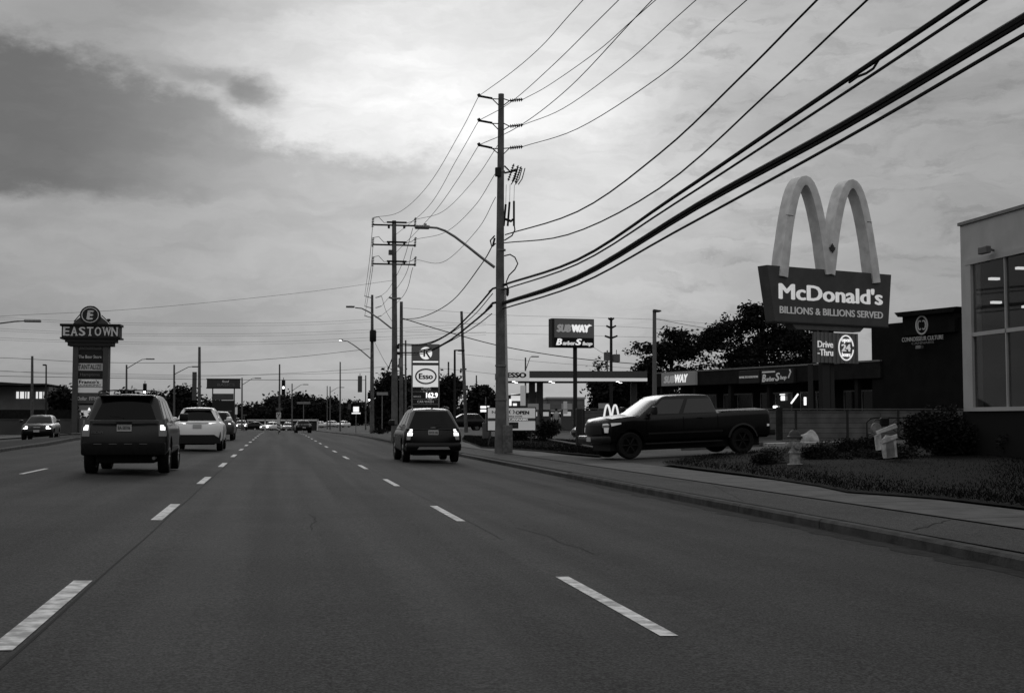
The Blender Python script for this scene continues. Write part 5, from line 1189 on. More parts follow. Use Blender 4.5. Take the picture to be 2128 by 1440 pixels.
# A to B
def AB(label, a, b, pix, r=.012, Yb=YB): pa, pb = P(a[0], a[1], YA), P(b[0], b[1], Yb); wire(label, span(pa, pb, pix), r)
AB('wire from the top left arm down to the top left of the second pole', (995, 200), (777, 452), [(955, 278), (890, 385), (830, 441)])
AB('wire from the middle left arm down to the second pole', (995, 251), (820, 490), [(950, 330), (890, 430)])
AB('wire from the lowest left arm down to the second pole', (995, 302), (822, 526), [(950, 375), (895, 450)])
AB('wire from the pole middle down to the top right of the second crossarm', (1036, 300), (866, 456), [(985, 375), (920, 440)])
AB('wire from behind the concrete pole to the middle right of the second pole', (1030, 360), (866, 497), [(985, 430), (925, 483)])
AB('wire from behind the concrete pole to the lowest right of the second pole', (1030, 410), (866, 540), [(990, 480), (920, 545)])
AB('dark twisted cable from the concrete pole loop to the thin wooden pole', (1026, 506), (836, 664), [(1000, 550), (940, 625), (880, 658)], .022, 85)
AB('heavy cable from the concrete pole sagging to the second pole, upper', (1024, 600), (828, 715), [(980, 650), (930, 695), (880, 715)], .038)
AB('heavy cable from the concrete pole sagging to the second pole, lower', (1022, 636), (828, 733), [(985, 668), (930, 710), (880, 731)], .042)
AB('thin cable just above the lower heavy cable between the two nearest poles', (1024, 610), (828, 718), [(985, 655), (940, 690), (885, 717)], .018)
AB('thin cable just under the lower heavy cable between the two nearest poles', (1022, 652), (828, 737), [(985, 680), (930, 712), (880, 735)], .020)
# B to C and beyond
def BC(label, a, b, pix, r=.012, Ya=YB, Yb=YC, **k): pa, pb = P(a[0], a[1], Ya), P(b[0], b[1], Yb); wire(label, span(pa, pb, pix) if pix else [pa, (pa + pb) / 2 - Vector((0, 0, .6)), pb], r, **k)
g2 = 'parallel wires from the second pole to the transformer pole'
BC('leftmost parallel wire between the crossarms and the transformer pole top', (774, 474), (758, 614), [(768, 540)], .016)
BC('middle parallel wire between the left crossarm ends and the transformer pole', (775, 514), (758, 635), [(769, 570)], .016)
BC('inner parallel wire between the lowest crossarm and the transformer pole', (775, 554), (758, 656), [(768, 600)], .016)
BC('right wire falling from the top crossarm to behind the second pole', (858, 474), (793, 614), [(835, 550), (808, 600)], .016)
BC('right wire falling from the middle crossarm behind the second pole', (858, 515), (793, 636), [(838, 580)], .016)
BC('right wire falling from the lowest crossarm behind the second pole', (858, 556), (793, 656), [(838, 615)], .016)
BC('heavy cable from the second pole to the transformer pole', (815, 745), (776, 800), [(798, 785)], .035)
BC('wire from the transformer down to the second pole', (816, 770), (778, 710), [(800, 752)], .018)
BC('looped drop from the transformer pole right arms', (793, 616), (816, 670), [(803, 648)], .015)
# far-left background wires
def far(label, pix, Y=140, r=.02, tilt=0): wire(label, [P(px, py, Y + tilt * (px - 500)) for px, py in pix], r)
far('faint high wire rising to the second pole, highest across the left sky', [(-80, 662), (40, 655), (240, 645), (440, 628), (655, 605), (815, 583)], 82, .009)
far('upper strand of the top far wire pair across the left', [(-80, 655), (100, 665), (300, 672), (600, 671), (770, 664)], 150, .012)
far('lower strand of the top far wire pair across the left', [(-80, 660), (100, 669), (300, 676), (600, 676), (770, 669)], 152, .010)
far('upper strand of the middle far wire pair across the left', [(-80, 678), (100, 688), (300, 694), (600, 692), (900, 678), (1010, 670)], 150, .012)
far('lower strand of the middle far wire pair across the left', [(-80, 683), (100, 692), (300, 698), (600, 697), (900, 684), (1010, 676)], 152, .010)
far('upper strand of the low far wire pair across the left', [(-80, 698), (100, 706), (350, 712), (600, 709), (900, 695), (1010, 690)], 150, .012)
far('lower strand of the low far wire pair across the left', [(-80, 703), (100, 710), (350, 716), (600, 714), (900, 701), (1010, 696)], 152, .010)
far('dark wire sweeping from the far left up to the transformer pole', [(-80, 741), (40, 745), (200, 753), (420, 753), (600, 743), (768, 725)], 128, .02)
far('wire crossing low behind the big plaza sign to the second pole', [(-80, 765), (120, 777), (330, 783), (500, 780), (700, 770), (845, 758)], 135, .015)
far('taut span wire carrying the hanging signals across the road', [(-80, 780), (200, 785), (440, 788.5), (600, 789.5), (760, 790)], 127.5, .022)
far('lower taut guy wire under the span wire at the left', [(-80, 770), (100, 774), (240, 777), (420, 780), (640, 777), (770, 773)], 129, .013)
# right background wires
wire('black service wire falling right from the second pole to the big tree', [P(838, 662, 85), P(930, 690, 88), P(1050, 721, 92), P(1200, 745, 96), P(1345, 758, 99)], .03)
far('top faint transmission wire crossing behind the tall single sign', [(838, 640), (1050, 655), (1270, 661), (1420, 668), (1640, 690)], 131, .012)
far('second faint transmission wire crossing behind the tall single sign', [(840, 665), (1050, 676), (1270, 678), (1420, 688), (1640, 712)], 131, .012)
far('third faint transmission wire crossing behind the tall single sign', [(842, 690), (1050, 693), (1270, 699), (1420, 705), (1640, 728)], 131, .012)
far('faint wire from the lot lamp post toward the big tree', [(1362, 662), (1420, 674), (1480, 684)], 70, .012)
far('thin wire above the canopy, lowest across the right background', [(950, 735), (1080, 748), (1200, 758), (1330, 766)], 150, .016)
far('thin wire between the leaning pole and concrete pole', [(860, 760), (962, 770), (1040, 778), (1150, 784)], 140, .016)
far('short drop wire from the tall single sign to the dark transmission pole', [(1234, 722), (1250, 732), (1268, 740)], 90, .012)

# ================================================================ hanging and pole signals
m_sigb = mat('signal_body', .03, .6); m_sigback = mat('signal_back', .10, .6)
def signal(px, py0, py1, Y, label, lit=None, back=False, wpx=9, gz0=None, hang=True):
    a, b = P(px - wpx / 2, py1, Y), P(px + wpx / 2, py0, Y); c = (a + b) / 2
    t = thing('traffic_signal', label, 'traffic signal', (c.x, Y, a.z)); w = (b.x - a.x) / 2; h = b.z - a.z
    obj('housing', MB().bbox(-w, w, -.1, .12, 0, h, .03), m_sigback if back else m_sigb, t)
    if hang: obj('hanger', MB().cyl((0, 0, h), (0, 0, h + .25), .03), darkm, t)
    for k in range(3):
        z = h * (.5 + k) / 3 if not back else h * (.5 + k) / 3
        on = (lit == 2 - k)
        o = obj('lens', MB().lathe([(0, -.13), (w * .55, -.12), (w * .62, -.09), (w * .62, 0)], (0, 0, z), 'y', 14), mat('signal_lit', .8, .4, emit=9.0) if on else mat('signal_dim', .05, .4), t, 40) if not back else None
        if o: obj('visor', MB().lathe([(w * .66, -.35), (w * .70, -.35), (w * .70, -.1), (w * .66, -.1)], (0, 0, z), 'y', 14), m_sigb, t, 40)
    return t
signal(589, 790, 821, 127.4, 'signal hanging over the road with its middle lens glowing', 1, wpx=8)
signal(748, 781, 815, 127.2, 'unlit grey signal seen from behind, left of the transformer pole', None, True, wpx=9)
signal(404, 773, 832, 127.6, 'tall grey signal panel seen from behind at the left, by the plain pole', None, True, wpx=10, hang=False)
signal(301, 797, 818, 127.5, 'signal above the boxy SUV roof with its lower lens glowing', 2, wpx=8)
signal(767, 815, 834, 127.0, 'signal on the transformer pole with its lower lens glowing', 2, wpx=6, hang=False)
signal(726, 840, 851, 150, 'small far signal seen from behind beside the small lit shop sign', None, True, wpx=6, hang=False)
# street-name blade and other small far signs
def small_sign(name, label, px0, px1, py0, py1, Y, m, post=True, word=None, e=None, cat='sign', tm=None):
    a, b = P(px0, py1, Y), P(px1, py0, Y); cx = (a.x + b.x) / 2; g0 = gz(cx); t = thing(name, label, cat, (cx, Y, g0)); w = (b.x - a.x) / 2
    o = obj('panel', MB().bbox(-w, w, -.05, .05, a.z - g0, b.z - g0, .01), m, t)
    if word: txt(o, word, -w * .85, w * .85, a.z - g0 + (b.z - a.z) * .25, b.z - g0 - (b.z - a.z) * .25, -.06, tm or m_sdark, .01)
    if post: obj('post', MB().cyl((0, .1, -.1), (0, .1, a.z - g0 + .1), .05), galv, t)
    return t, o, w, a.z - g0, b.z - g0
small_sign('street_name_sign', 'pale street name blade right of the transformer pole', 783, 806, 815, 821, 126, mat('blade_pale', .3, .6))
small_sign('street_name_sign', 'long pale banner sign on a post amid the far trees', 617, 645, 835, 839.5, 160, mat('blade_grey', .24, .6))
t, o, w, z0, z1 = small_sign('lane_sign', 'square white lane-curve sign above a striped marker in mid road', 574, 584, 857, 868, 118, mat('sign_white', .6, .5))
obj('arrow_mark', MB().tube([(-w * .2, -.07, z0 + .08), (-w * .1, -.07, z0 + .25), (w * .35, -.07, z0 + .3), (w * .3, -.07, z1 - .06)], .03, 5).bbox(-w * .7, -w * .3, -.08, -.05, z1 - .16, z1 - .07, .005), black, t)
hz = obj('hazard_marker', MB().bbox(-.14, .14, -.06, -.02, .2, z0 - .02, .01), mat('sign_white', .6, .5), t)
s_ = MB()
for k in range(3): s_.prism([(-.14, .30 + k * .25), (.14, .18 + k * .25), (.14, .28 + k * .25), (-.14, .40 + k * .25)], -.075, -.062)
obj('stripe', s_, black, hz)
tt = small_sign('shop_sign', 'small glowing rounded sign over a white bar among dark trees', 734, 746, 845, 856, 150, mat('sign_glow', .8, .5, emit=.8))
obj('bar', MB().bbox(-.5, .5, -.08, .05, tt[3] - .22, tt[3] - .08, .01), mat('sign_glow', .8, .5, emit=.8), tt[0])
small_sign('feather_banner', 'white narrow banner standing right of the dark framed sign', 488.5, 493.5, 846, 861, 120, mat('banner_0.12', .55, .5, emit=.12), cat='banner')
small_sign('street_name_sign', 'tiny dark street sign on a post left of the far lit dot', 502, 513, 861, 864, 150, m_sgrey)
small_sign('street_name_sign', 'dark blade sign above the lane-curve sign', 573, 587, 848, 852, 118.5, m_sgrey, post=False)

# ================================================================ big plaza sign (left)
YE = 122; q = Plane2(187, YE, -3); g0 = 0.0; V = lambda x, y: q.uz(x if x > 1 else 187, y if y > 1 else 760)
t = thing('plaza_sign', 'big left-hand plaza pylon with round E crest and EASTOWN band over tenant panels', 'sign', (q.o.x, q.o.y, 0), q.a)
m_ply = mat('pylon_stucco', .085, .8, 0, .1, 1.5); m_plyd = mat('pylon_dark', .035, .7); m_lete = mat('letter_cream', .75, .6)
def VB(x0, x1, y0, y1, ya, yb, m, name, par=None): a_, z1_ = V(x0, y1); b_, z2_ = V(x1, y0); return obj(name, MB().box(a_, b_, ya, yb, z1_, z2_), m, par or t), a_, b_, z1_, z2_
VB(149, 164, 716, 899, -.2, 1.0, m_ply, 'column'); VB(212, 226, 716, 899, -.2, 1.0, m_ply, 'column')
VB(164, 212, 702, 852, .1, .8, m_plyd, 'cabinet'); VB(164, 212, 868, 899, .1, .8, mat('pylon_base', .14, .85), 'base')
cs = MB()
for (x0, x1, y0, y1, d) in ((137, 241, 704.5, 711, .25), (142, 235, 711, 719, .15)): a_, z1_ = V(x0, y1); b_, z2_ = V(x1, y0); cs.box(a_, b_, -.2 - d, 1.0 + d, z1_, z2_)
obj('cornice', cs, m_plyd, t)
o, a_, b_, z1_, z2_ = VB(130, 249, 678, 702, -.45, 1.2, m_plyd, 'name_band')
ed = MB()
for (y0, y1) in ((674.5, 678), (702, 704.5)): e0, f1 = V(127, y1); e1, f2 = V(252, y0); ed.box(e0, e1, -.55, 1.3, f1, f2)
obj('band_trim', ed, mat('pylon_black', .015, .6), t)
w_ = b_ - a_; ls = []
for i, ch in enumerate('EASTOWN'):
    x0 = a_ + w_ * (.025 + i * .138) ; wd_ = w_ * (.115 if ch != 'W' else .15); 
    if ch == 'N': x0 += w_ * .015
    ls.append(txt(o, ch, x0, x0 + wd_, z1_ + .17, z2_ - .12, -.47, m_lete, .03))
    sb = MB(); h__ = .07
    feet = {'E': [(0, .5, 0), (0, .5, 1)], 'A': [(-.08, .32, 0), (.68, 1.08, 0)], 'S': [], 'T': [(.25, .75, 0)], 'O': [], 'W': [(-.08, .3, 1), (.7, 1.08, 1)], 'N': [(-.08, .3, 0), (-.08, .3, 1), (.7, 1.05, 1)]}[ch]
    for (f0, f1, top_) in feet: zz = z2_ - .12 - h__ if top_ else z1_ + .17; sb.box(x0 + wd_ * f0, x0 + wd_ * f1, -.485, -.455, zz, zz + h__)
    if feet: ls.append(obj('lettering', sb, m_lete, o))
merge(ls, 'lettering')
a_, zb_ = V(150, 675); b_, _ = V(226, 675); zc = V(188, 655); dome = [(a_, zb_), (b_, zb_), (b_ - .25, zb_ + .35), (b_ - .75, zb_ + .75), (b_ - 1.1, zb_ + 1.35), (zc[0] + .3, zb_ + 1.72), (zc[0] - .3, zb_ + 1.72), (a_ + 1.1, zb_ + 1.35), (a_ + .75, zb_ + .75), (a_ + .25, zb_ + .35)]
obj('crest', MB().prism(dome, 0, .7), m_ply, t)
obj('crest_disc', MB().prism(ellipse(zc[0], zc[1], .92, .84), -.12, .0), m_plyd, t)
rm = MB(); ring(rm, zc[0], zc[1], .76, .70, .07, -.15, -.12); obj('crest_ring', rm, m_lete, t)
txt(t, 'E', zc[0] - .33, zc[0] + .33, zc[1] - .42, zc[1] + .42, -.14, m_lete, .07, .15)
br_ = MB(); br_.tube([V(152, 668)[:1] + (0.3,) + V(152, 668)[1:], V(166, 652)[:1] + (.3,) + V(166, 652)[1:]], .05, 6).tube([V(210, 655)[:1] + (.3,) + V(210, 655)[1:], V(228, 672)[:1] + (.3,) + V(228, 672)[1:]], .05, 6).bbox(V(222, 666)[0], V(228, 666)[0], .1, .4, V(0, 667)[1], V(0, 662)[1], .02)
obj('floodlight_bracket', br_, darkm, t)
def panel(y0, y1, m, s=None, tm=m_letmid, x0=160, x1=214, f=(.08, .92, .22, .78), lab=None, off=.01):
    o, a_, b_, z1_, z2_ = VB(x0, x1, y0, y1, -.02, .1, m, 'tenant_panel')
    if lab: o['label'] = lab
    if s: w_ = b_ - a_; h_ = z2_ - z1_; txt(o, s, a_ + w_ * f[0], a_ + w_ * f[1], z1_ + h_ * f[2], z1_ + h_ * f[3], -.04, tm, off)
    return o
pp_ = panel(704, 727, m_sgrey, 'BASICS', mat('letter_faint', .18, .6), f=(.1, .95, .08, .48), off=.03)
(a_, z1_), (b_, z2_) = V(175, 713), V(200, 706); txt(pp_, 'food', a_, b_, z1_, z2_, -.04, m_lete, .01, .2)
panel(729, 753, m_sdark, 'The Beer Store', m_lete, f=(.05, .95, .35, .62))
panel(755, 770, mat('tenant_pale', .6, .6), 'TANTALIZE', m_sdark, f=(.06, .94, .2, .84), off=.0)
panel(771.5, 786, m_plyd, 'Hamptons', mat('letter_faint', .18, .6), f=(.12, .88, .2, .75))
o = panel(788, 803.5, mat('tenant_white', .8, .6, emit=.06), "Franco's", m_sdark, f=(.08, .85, .42, .90), off=.03)
(a_, z1_), (b_, z2_) = V(162, 802.5), V(210, 798.5); txt(o, 'LAUNDROMAT', a_, b_, z1_, z2_, -.04, m_sdark, .01)
panel(805, 816, mat('tenant_white', .8, .6, emit=.06)); panel(817, 838, m_sgrey, 'Dollar  FITNESS', m_lete, f=(.02, .98, .3, .65))
o = panel(842, 852.5, mat('tenant_grey', .22, .6), x0=153, x1=197); cx_, cz_ = V(160, 847); obj('round_mark', MB().prism(ellipse(cx_, cz_, .19, .19), -.05, -.03), black, o); cx_, cz_ = V(185.5, 849.5); obj('round_mark', MB().prism([(cx_ - .13, cz_ - .12), (cx_ + .13, cz_ - .12), (cx_, cz_ + .14)], -.05, -.03), mat('lit_row', .8, .5, emit=1.0), o)
# ---- dark framed sign
t, V, g0 = facing(465, 140, 'framed_sign', 'dark two-legged plaza sign with one high cabinet and one lower, mid left', 'sign', -3)
def VB2(x0, x1, y0, y1, ya, yb, m, name): a_, z1_ = V(x0, y1); b_, z2_ = V(x1, y0); return obj(name, MB().box(a_, b_, ya, yb, z1_, z2_), m, t), a_, b_, z1_, z2_
o, a_, b_, z1_, z2_ = VB2(430, 499, 788, 805, -.2, .4, mat('cabinet_mid', .065, .6), 'upper_cabinet'); txt(o, 'food', a_ + 1.6, a_ + 2.3, z2_ - .36, z2_ - .12, -.22, m_letmid, .02, .2); txt(o, 'BASICS', a_ + 1.1, a_ + 2.9, z1_ + .12, z1_ + .42, -.22, mat('letter_faint', .18, .6), .02)
obj('cabinet_frame', MB().box(a_ - .05, b_ + .05, -.25, .45, z1_ - .12, z1_).box(a_ - .05, b_ + .05, -.25, .45, z2_, z2_ + .06), black, t)
for (x0, x1) in ((440, 443), (485, 488)): VB2(x0, x1, 805, 872, 0, .2, black, 'post')
VB2(443, 485, 818, 831, -.1, .2, m_sgrey, 'lower_cabinet'); o, a_, b_, z1_, z2_ = VB2(440, 488, 832, 885, -.1, .25, m_sdark, 'reader_board'); obj('text_row', MB().box(a_ + .3, b_ - .3, -.14, -.1, z2_ - 1.2, z2_ - 1.08), mat('letter_faint', .18, .6), o)
# ---- left background: lit shop, canopy, wall, hedge
t, V, g0 = facing(70, 150, 'lit_shop_building', 'pale shop at the far left with two glowing windows under a low canopy', 'building')
obj('wall', MB().box(V(-90, 0)[0], V(101, 0)[0], 0, 12, 0, V(0, 803)[1]), mat('shop_wall', .16, .8, 0, .1, 1), t)
obj('canopy_roof', MB().prism([(V(-90, 0)[0], V(0, 803)[1]), (V(104, 0)[0], V(0, 800)[1]), (V(104, 0)[0], V(0, 798)[1]), (V(60, 0)[0], V(0, 798)[1]), (V(-90, 0)[0], V(0, 790)[1])], -2.5, 12), m_sdark, t)
for (x0, x1) in ((34, 61), (75, 97)): w_ = obj('window', MB().box(V(x0, 0)[0], V(x1, 0)[0], -.06, 0, V(0, 828)[1], V(0, 814)[1]), mat('shop_lit', .8, .5, emit=.7), t); mu = MB(); [mu.box(V(x0 + (x1 - x0) * k / 4, 0)[0] - .06, V(x0 + (x1 - x0) * k / 4, 0)[0] + .06, -.10, -.06, V(0, 828)[1], V(0, 814)[1]) for k in (1, 2.6, 3.3)]; obj('mullion', mu, mat('mullion_grey', .25, .6), w_)
p0, p1 = P(-120, 870, 118), P(147, 870, 118)
tag(obj('roadside_wall', MB().box(p0.x, p1.x, 118, 118.3, -.1, 1.25).box(p0.x, p1.x, 117.95, 118.35, 1.25, 1.33), mat('far_wall', .075, .85, 0, .15, .6)), 'long low grey wall behind the oncoming car', 'wall')
t = thing('board_fence', 'dark board fence behind the low grey wall at the left', 'fence', (P(-100, 870, 128).x, 128, 0)); L_ = P(150, 870, 128).x - t.location.x
obj('boards', MB().box(0, L_, 0, .1, 0, 2.2), mat('fence_dark', .015, .9, 0, .3, 3), t)
# low rail fence across the far end
t = thing('rail_fence', 'low fence with pale top rail and posts across the far end of the road', 'fence', (P(513, 872, 235).x, 235, 0)); L_ = P(662, 872, 235).x - t.location.x
obj('top_rail', MB().box(0, L_, -.12, .1, 1.04, 1.32), mat('rail_pale', .7, .7), t); obj('dark_panel', MB().box(0, L_, .1, .2, -.7, 1.12), m_sdark, t)
for px in (530, 551, 595, 629, 660): u = P(px, 872, 235).x - t.location.x; obj('post', MB().bbox(u - .12, u + .12, -.12, .1, -.7, 1.24, .01), mat('rail_pale', .7, .7), t)

# ================================================================ verge objects
# hydrant
ph = P(1652, 968, 29.6); hg = ph.z
t = thing('fire_hydrant', 'stout worn fire hydrant standing in the planting bed right of the pickup', 'fire hydrant', (ph.x, ph.y, hg))
m_hyd = mat('hydrant_paint', .30, .6, 0, .35, 9); m_hydd = mat('hydrant_dark', .06, .6)
obj('base_flange', MB().lathe([(0, 0), (.19, 0), (.19, .05), (.14, .06), (0, .06)], n=20), mat('flange_pale', .28, .7), t, 40)
obj('barrel', MB().lathe([(.13, .05), (.13, .30), (.155, .31), (.155, .34), (.125, .35), (.13, .60), (.16, .62), (.165, .68), (0, .68)], n=20), m_hyd, t, 40)
obj('bonnet', MB().lathe([(.19, .66), (.19, .71), (.15, .73), (.13, .80), (.07, .86), (.03, .87), (.03, .91), (0, .91)], n=20), m_hydd, t, 40)
for (x, y, r_) in ((-1, 0, .075), (1, 0, .075), (0, -1, .095)): obj('nozzle', MB().cyl((x * .1, y * .1, .50), (x * .22, y * .22, .50), r_, r_, 12).cyl((x * .22, y * .22, .50), (x * .25, y * .25, .50), .035, .03, 6), m_hyd, t, 40)
# pale boulder
pb_ = P(1680, 918, 47); bm = bmesh.new(); bmesh.ops.create_icosphere(bm, subdivisions=3, radius=1)
for v in bm.verts:
    n_ = 1 + .10 * sin(v.co.x * 5 + 1) * cos(v.co.y * 4) + .07 * sin(v.co.z * 7 + v.co.x * 3); v.co = Vector((v.co.x * .36 * n_ + v.co.z * .08, v.co.y * .5 * n_, max(-.2, v.co.z) * .42 * n_))
me = bpy.data.meshes.new('boulder'); bm.to_mesh(me); bm.free(); me.shade_smooth(); o = obj('boulder', me, mat('boulder_pale', .36, .85, 0, .25, 3, bump=.6, bsc=9)); o.location = (pb_.x, pb_.y, gz(pb_.x) + .05); tag(o, 'pale domed boulder just behind the fire hydrant', 'boulder')
# bench-like metal hoop frame
(pa_, pb2) = P(1802, 928, 38), P(1910, 928, 38); zt_ = P(1850, 868, 38).z; g0 = gz(pa_.x) 
t = thing('metal_bench', 'dark curved metal bench frame with scrolls beside the juniper', 'bench', ((pa_.x + pb2.x) / 2, 38, g0)); w = (pb2.x - pa_.x) / 2; hh = zt_ - g0
fr = MB().tube([(-w, 0, -.1), (-w, 0, hh - .15), (-w + .12, 0, hh - .03), (-w + .3, 0, hh), (w - .3, 0, hh), (w - .12, 0, hh - .03), (w, 0, hh - .2), (w, 0, -.1)], .022, 8)
obj('frame', fr, black, t, 60)
sc_ = MB()
for cx_ in (-w * .6, w * .15, w * .62): ring(sc_, cx_, hh - .25, .16, .20, .02, -.01, .01)
obj('scroll', sc_, black, t)
obj('seat', MB().box(-w, w, -.45, .02, .36, .40), mat('bench_wood', .03, .8), t)
for sg in (-1, 1): obj('leg', MB().tube([(sg * w * .92, -.42, -.1), (sg * w * .92, -.42, .5), (sg * w * .92, 0, .55)], .02, 6), black, t)
# white weathered ornament
po = P(1842, 950, 29.6); g0 = gz(po.x) + .08; O = Vector((po.x, 29.6, g0)); LO = lambda px, py: P(px if px > 1 else 1842, py if py > 1 else 915, 29.6) - O
t = thing('lawn_ornament', 'leaning white weathered board ornament with a round disc in front of the bench frame', 'ornament', O); m_orn = mat('weathered_white', .62, .8, 0, .35, 5, det=8)
def opoly(pix, y0, y1, nm, m=m_orn): obj(nm, MB().prism([(LO(px, py).x, LO(px, py).z) for px, py in pix], y0, y1), m, t)
opoly([(1828, 918), (1835, 952), (1862, 949), (1858, 908), (1840, 904)], -.08, .0, 'front_board'); opoly([(1818, 905), (1822, 936), (1834, 934), (1830, 902)], -.02, .05, 'side_board'); opoly([(1818, 902), (1860, 888), (1856, 880), (1816, 896)], -.14, -.08, 'slanted_plank'); opoly([(1829, 912), (1859, 902), (1860, 910), (1830, 921)], -.13, -.08, 'lower_plank')
c_ = LO(1820, 890); obj('disc', MB().prism(ellipse(c_.x, c_.z, .13, .14), -.05, .02), mat('disc_grey', .22, .8, 0, .3, 6), t); obj('dark_bag', MB().bbox(LO(1832, 0).x, LO(1850, 0).x, .0, .14, LO(0, 886).z, LO(0, 868).z, .04), black, t)
opoly([(1838, 921), (1840, 950), (1857, 947), (1853, 916)], -.095, -.082, 'inset', mat('inset_grey', .25, .8, 0, .3, 5))
# shrubs
def shrub(label, px, pyb, Y, w, h, m=leafd, n=900, size=.06, seed=3, name='shrub', gap=0):
    q_ = P(px, pyb, Y); g0 = gz(q_.x) + .05; t = thing(name, label, 'shrub', (q_.x, Y, g0)); rr = random.Random(seed); bl = [(rr.uniform(-.5, .5) * w, rr.uniform(-.4, .4) * w, h * rr.uniform(.35, .6), w * rr.uniform(.28, .42), w * rr.uniform(.28, .42), h * rr.uniform(.3, .42)) for _ in range(7)]
    bl.append((0, 0, h * .4, w * .55, w * .5, h * .42))
    st = MB(); [st.tube([(0, 0, -.05), (b[0] * .4, b[1] * .4, b[2] * .5), (b[0], b[1], b[2])], .02, 5, .008) for b in bl[:6]]
    obj('stem', st, bark, t); leaf_mesh('foliage', bl, n, size, m, t, seed=seed); return t
shrub('big dark spreading juniper beneath the shop windows', 1965, 960, 31, 1.25, 1.32, leafd, 20000, .05, 5)
shrub('second dark juniper mound running out of the right edge', 2150, 950, 29, 1.0, 1.1, leafd, 7000, .05, 8)
shrub('pale flowering bush touching the left of the fire hydrant', 1602, 957, 31, .34, .50, leafl, 1800, .035, 9)
shrub('low dark bush left of the pale flowering bush', 1578, 958, 30.6, .32, .32, leafd, 1500, .035, 10)
shrub('dark low bush right behind the fire hydrant', 1700, 950, 32, .55, .38, leafd, 2400, .04, 11)
shrub('pale flowering low bush between hydrant and bench frame', 1727, 933, 36, .45, .42, leafl, 1500, .035, 12)
shrub('dark rounded bush between the pale low bush and the white ornament', 1770, 942, 34, .60, .50, leafd, 2600, .04, 13)
shrub('dark bush at the foot of the white ornament', 1810, 945, 34.5, .50, .50, leafd, 2200, .04, 14)
shrub('dark bush behind the portable letter board, right half', 1130, 905, 66, 1.0, 1.1, leafd, 2500, .07, 15)
shrub('dark bush behind the portable letter board, left half', 1075, 905, 68, 1.0, .9, leafd, 2000, .07, 16)
bl = []
rr = random.Random(77)
for k in range(46):
    px, py = rr.uniform(1690, 1900), rr.uniform(940, 962); q_ = G(px, py); bl.append((q_.x, q_.y, gz(q_.x) + .10, rr.uniform(.30, .55), rr.uniform(.3, .5), rr.uniform(.10, .20)))
o = leaf_mesh('ground_cover', bl, 15000, .035, leafd, None, seed=71); tag(o, 'low dark leafy planting filling the bed around the fire hydrant', 'ground cover', None, 'stuff')
# rubbish bins / pump-side clutter: person by the pumps
def person(label, px, pyf, Y, H, shirt, trouser):
    q_ = P(px, pyf, Y); g0 = gz(q_.x); me = bpy.data.meshes.new('body'); s = H / 1.75
    V_ = [(0, 0, .95), (0, 0, 1.15), (0, 0, 1.42), (0, 0, 1.52), (0, .0, 1.60), (0, 0, 1.72), (-.17, 0, 1.43), (-.23, .02, 1.15), (-.2, -.12, .95), (.17, 0, 1.43), (.23, .02, 1.15), (.24, -.08, .90), (-.09, 0, .90), (-.11, -.02, .50), (-.11, .03, .08), (-.11, -.12, .03), (.09, 0, .90), (.12, .03, .50), (.13, .05, .08), (.14, -.10, .03)]
    E = [(0, 1), (1, 2), (2, 3), (3, 4), (4, 5), (2, 6), (6, 7), (7, 8), (2, 9), (9, 10), (10, 11), (0, 12), (12, 13), (13, 14), (14, 15), (0, 16), (16, 17), (17, 18), (18, 19)]
    rad = [.14, .14, .15, .055, .10, .085, .065, .048, .035, .065, .048, .035, .10, .07, .045, .035, .10, .07, .045, .035]
    me.from_pydata([(a * s, b * s, c * s) for a, b, c in V_], E, []); o = bpy.data.objects.new('person', me); col_.objects.link(o)
    md = o.modifiers.new('s', 'SKIN'); 
    for i, v in enumerate(me.skin_vertices[0].data): v.radius = (rad[i] * s, rad[i] * s * .8)
    me.skin_vertices[0].data[0].use_root = True
    o.modifiers.new('u', 'SUBSURF').levels = 1
    bpy.context.view_layer.update(); dg = bpy.context.evaluated_depsgraph_get(); nm = bpy.data.meshes.new_from_object(o.evaluated_get(dg)); o.modifiers.clear(); o.data = nm; nm.shade_smooth()
    nm.materials.clear(); nm.materials.append(mat('skin', .30, .6)); o.location = (q_.x, Y, g0); tag(o, label, 'person')
    obj('shirt', MB().lathe([(.16, .92), (.17, 1.1), (.20, 1.38), (.13, 1.47), (.07, 1.5)], n=14), mat('shirt_%g' % shirt, shirt, .9), o, 60); obj('trousers', MB().tube([(-.10, 0, .98), (-.11, -.02, .5), (-.11, .02, .1)], .105, 10, .075).tube([(.10, 0, .98), (.12, .03, .5), (.13, .04, .1)], .105, 10, .075), mat('trousers_dark', .015, .9), o, 60)
    obj('hair', MB().lathe([(.10, 1.62), (.108, 1.68), (.085, 1.76), (0, 1.79)], n=12), mat('hair_dark', .02, .9), o, 60)
person('person in a pale shirt and dark trousers standing by the pumps', 1156, 890, 98, 1.75, .40, .02)

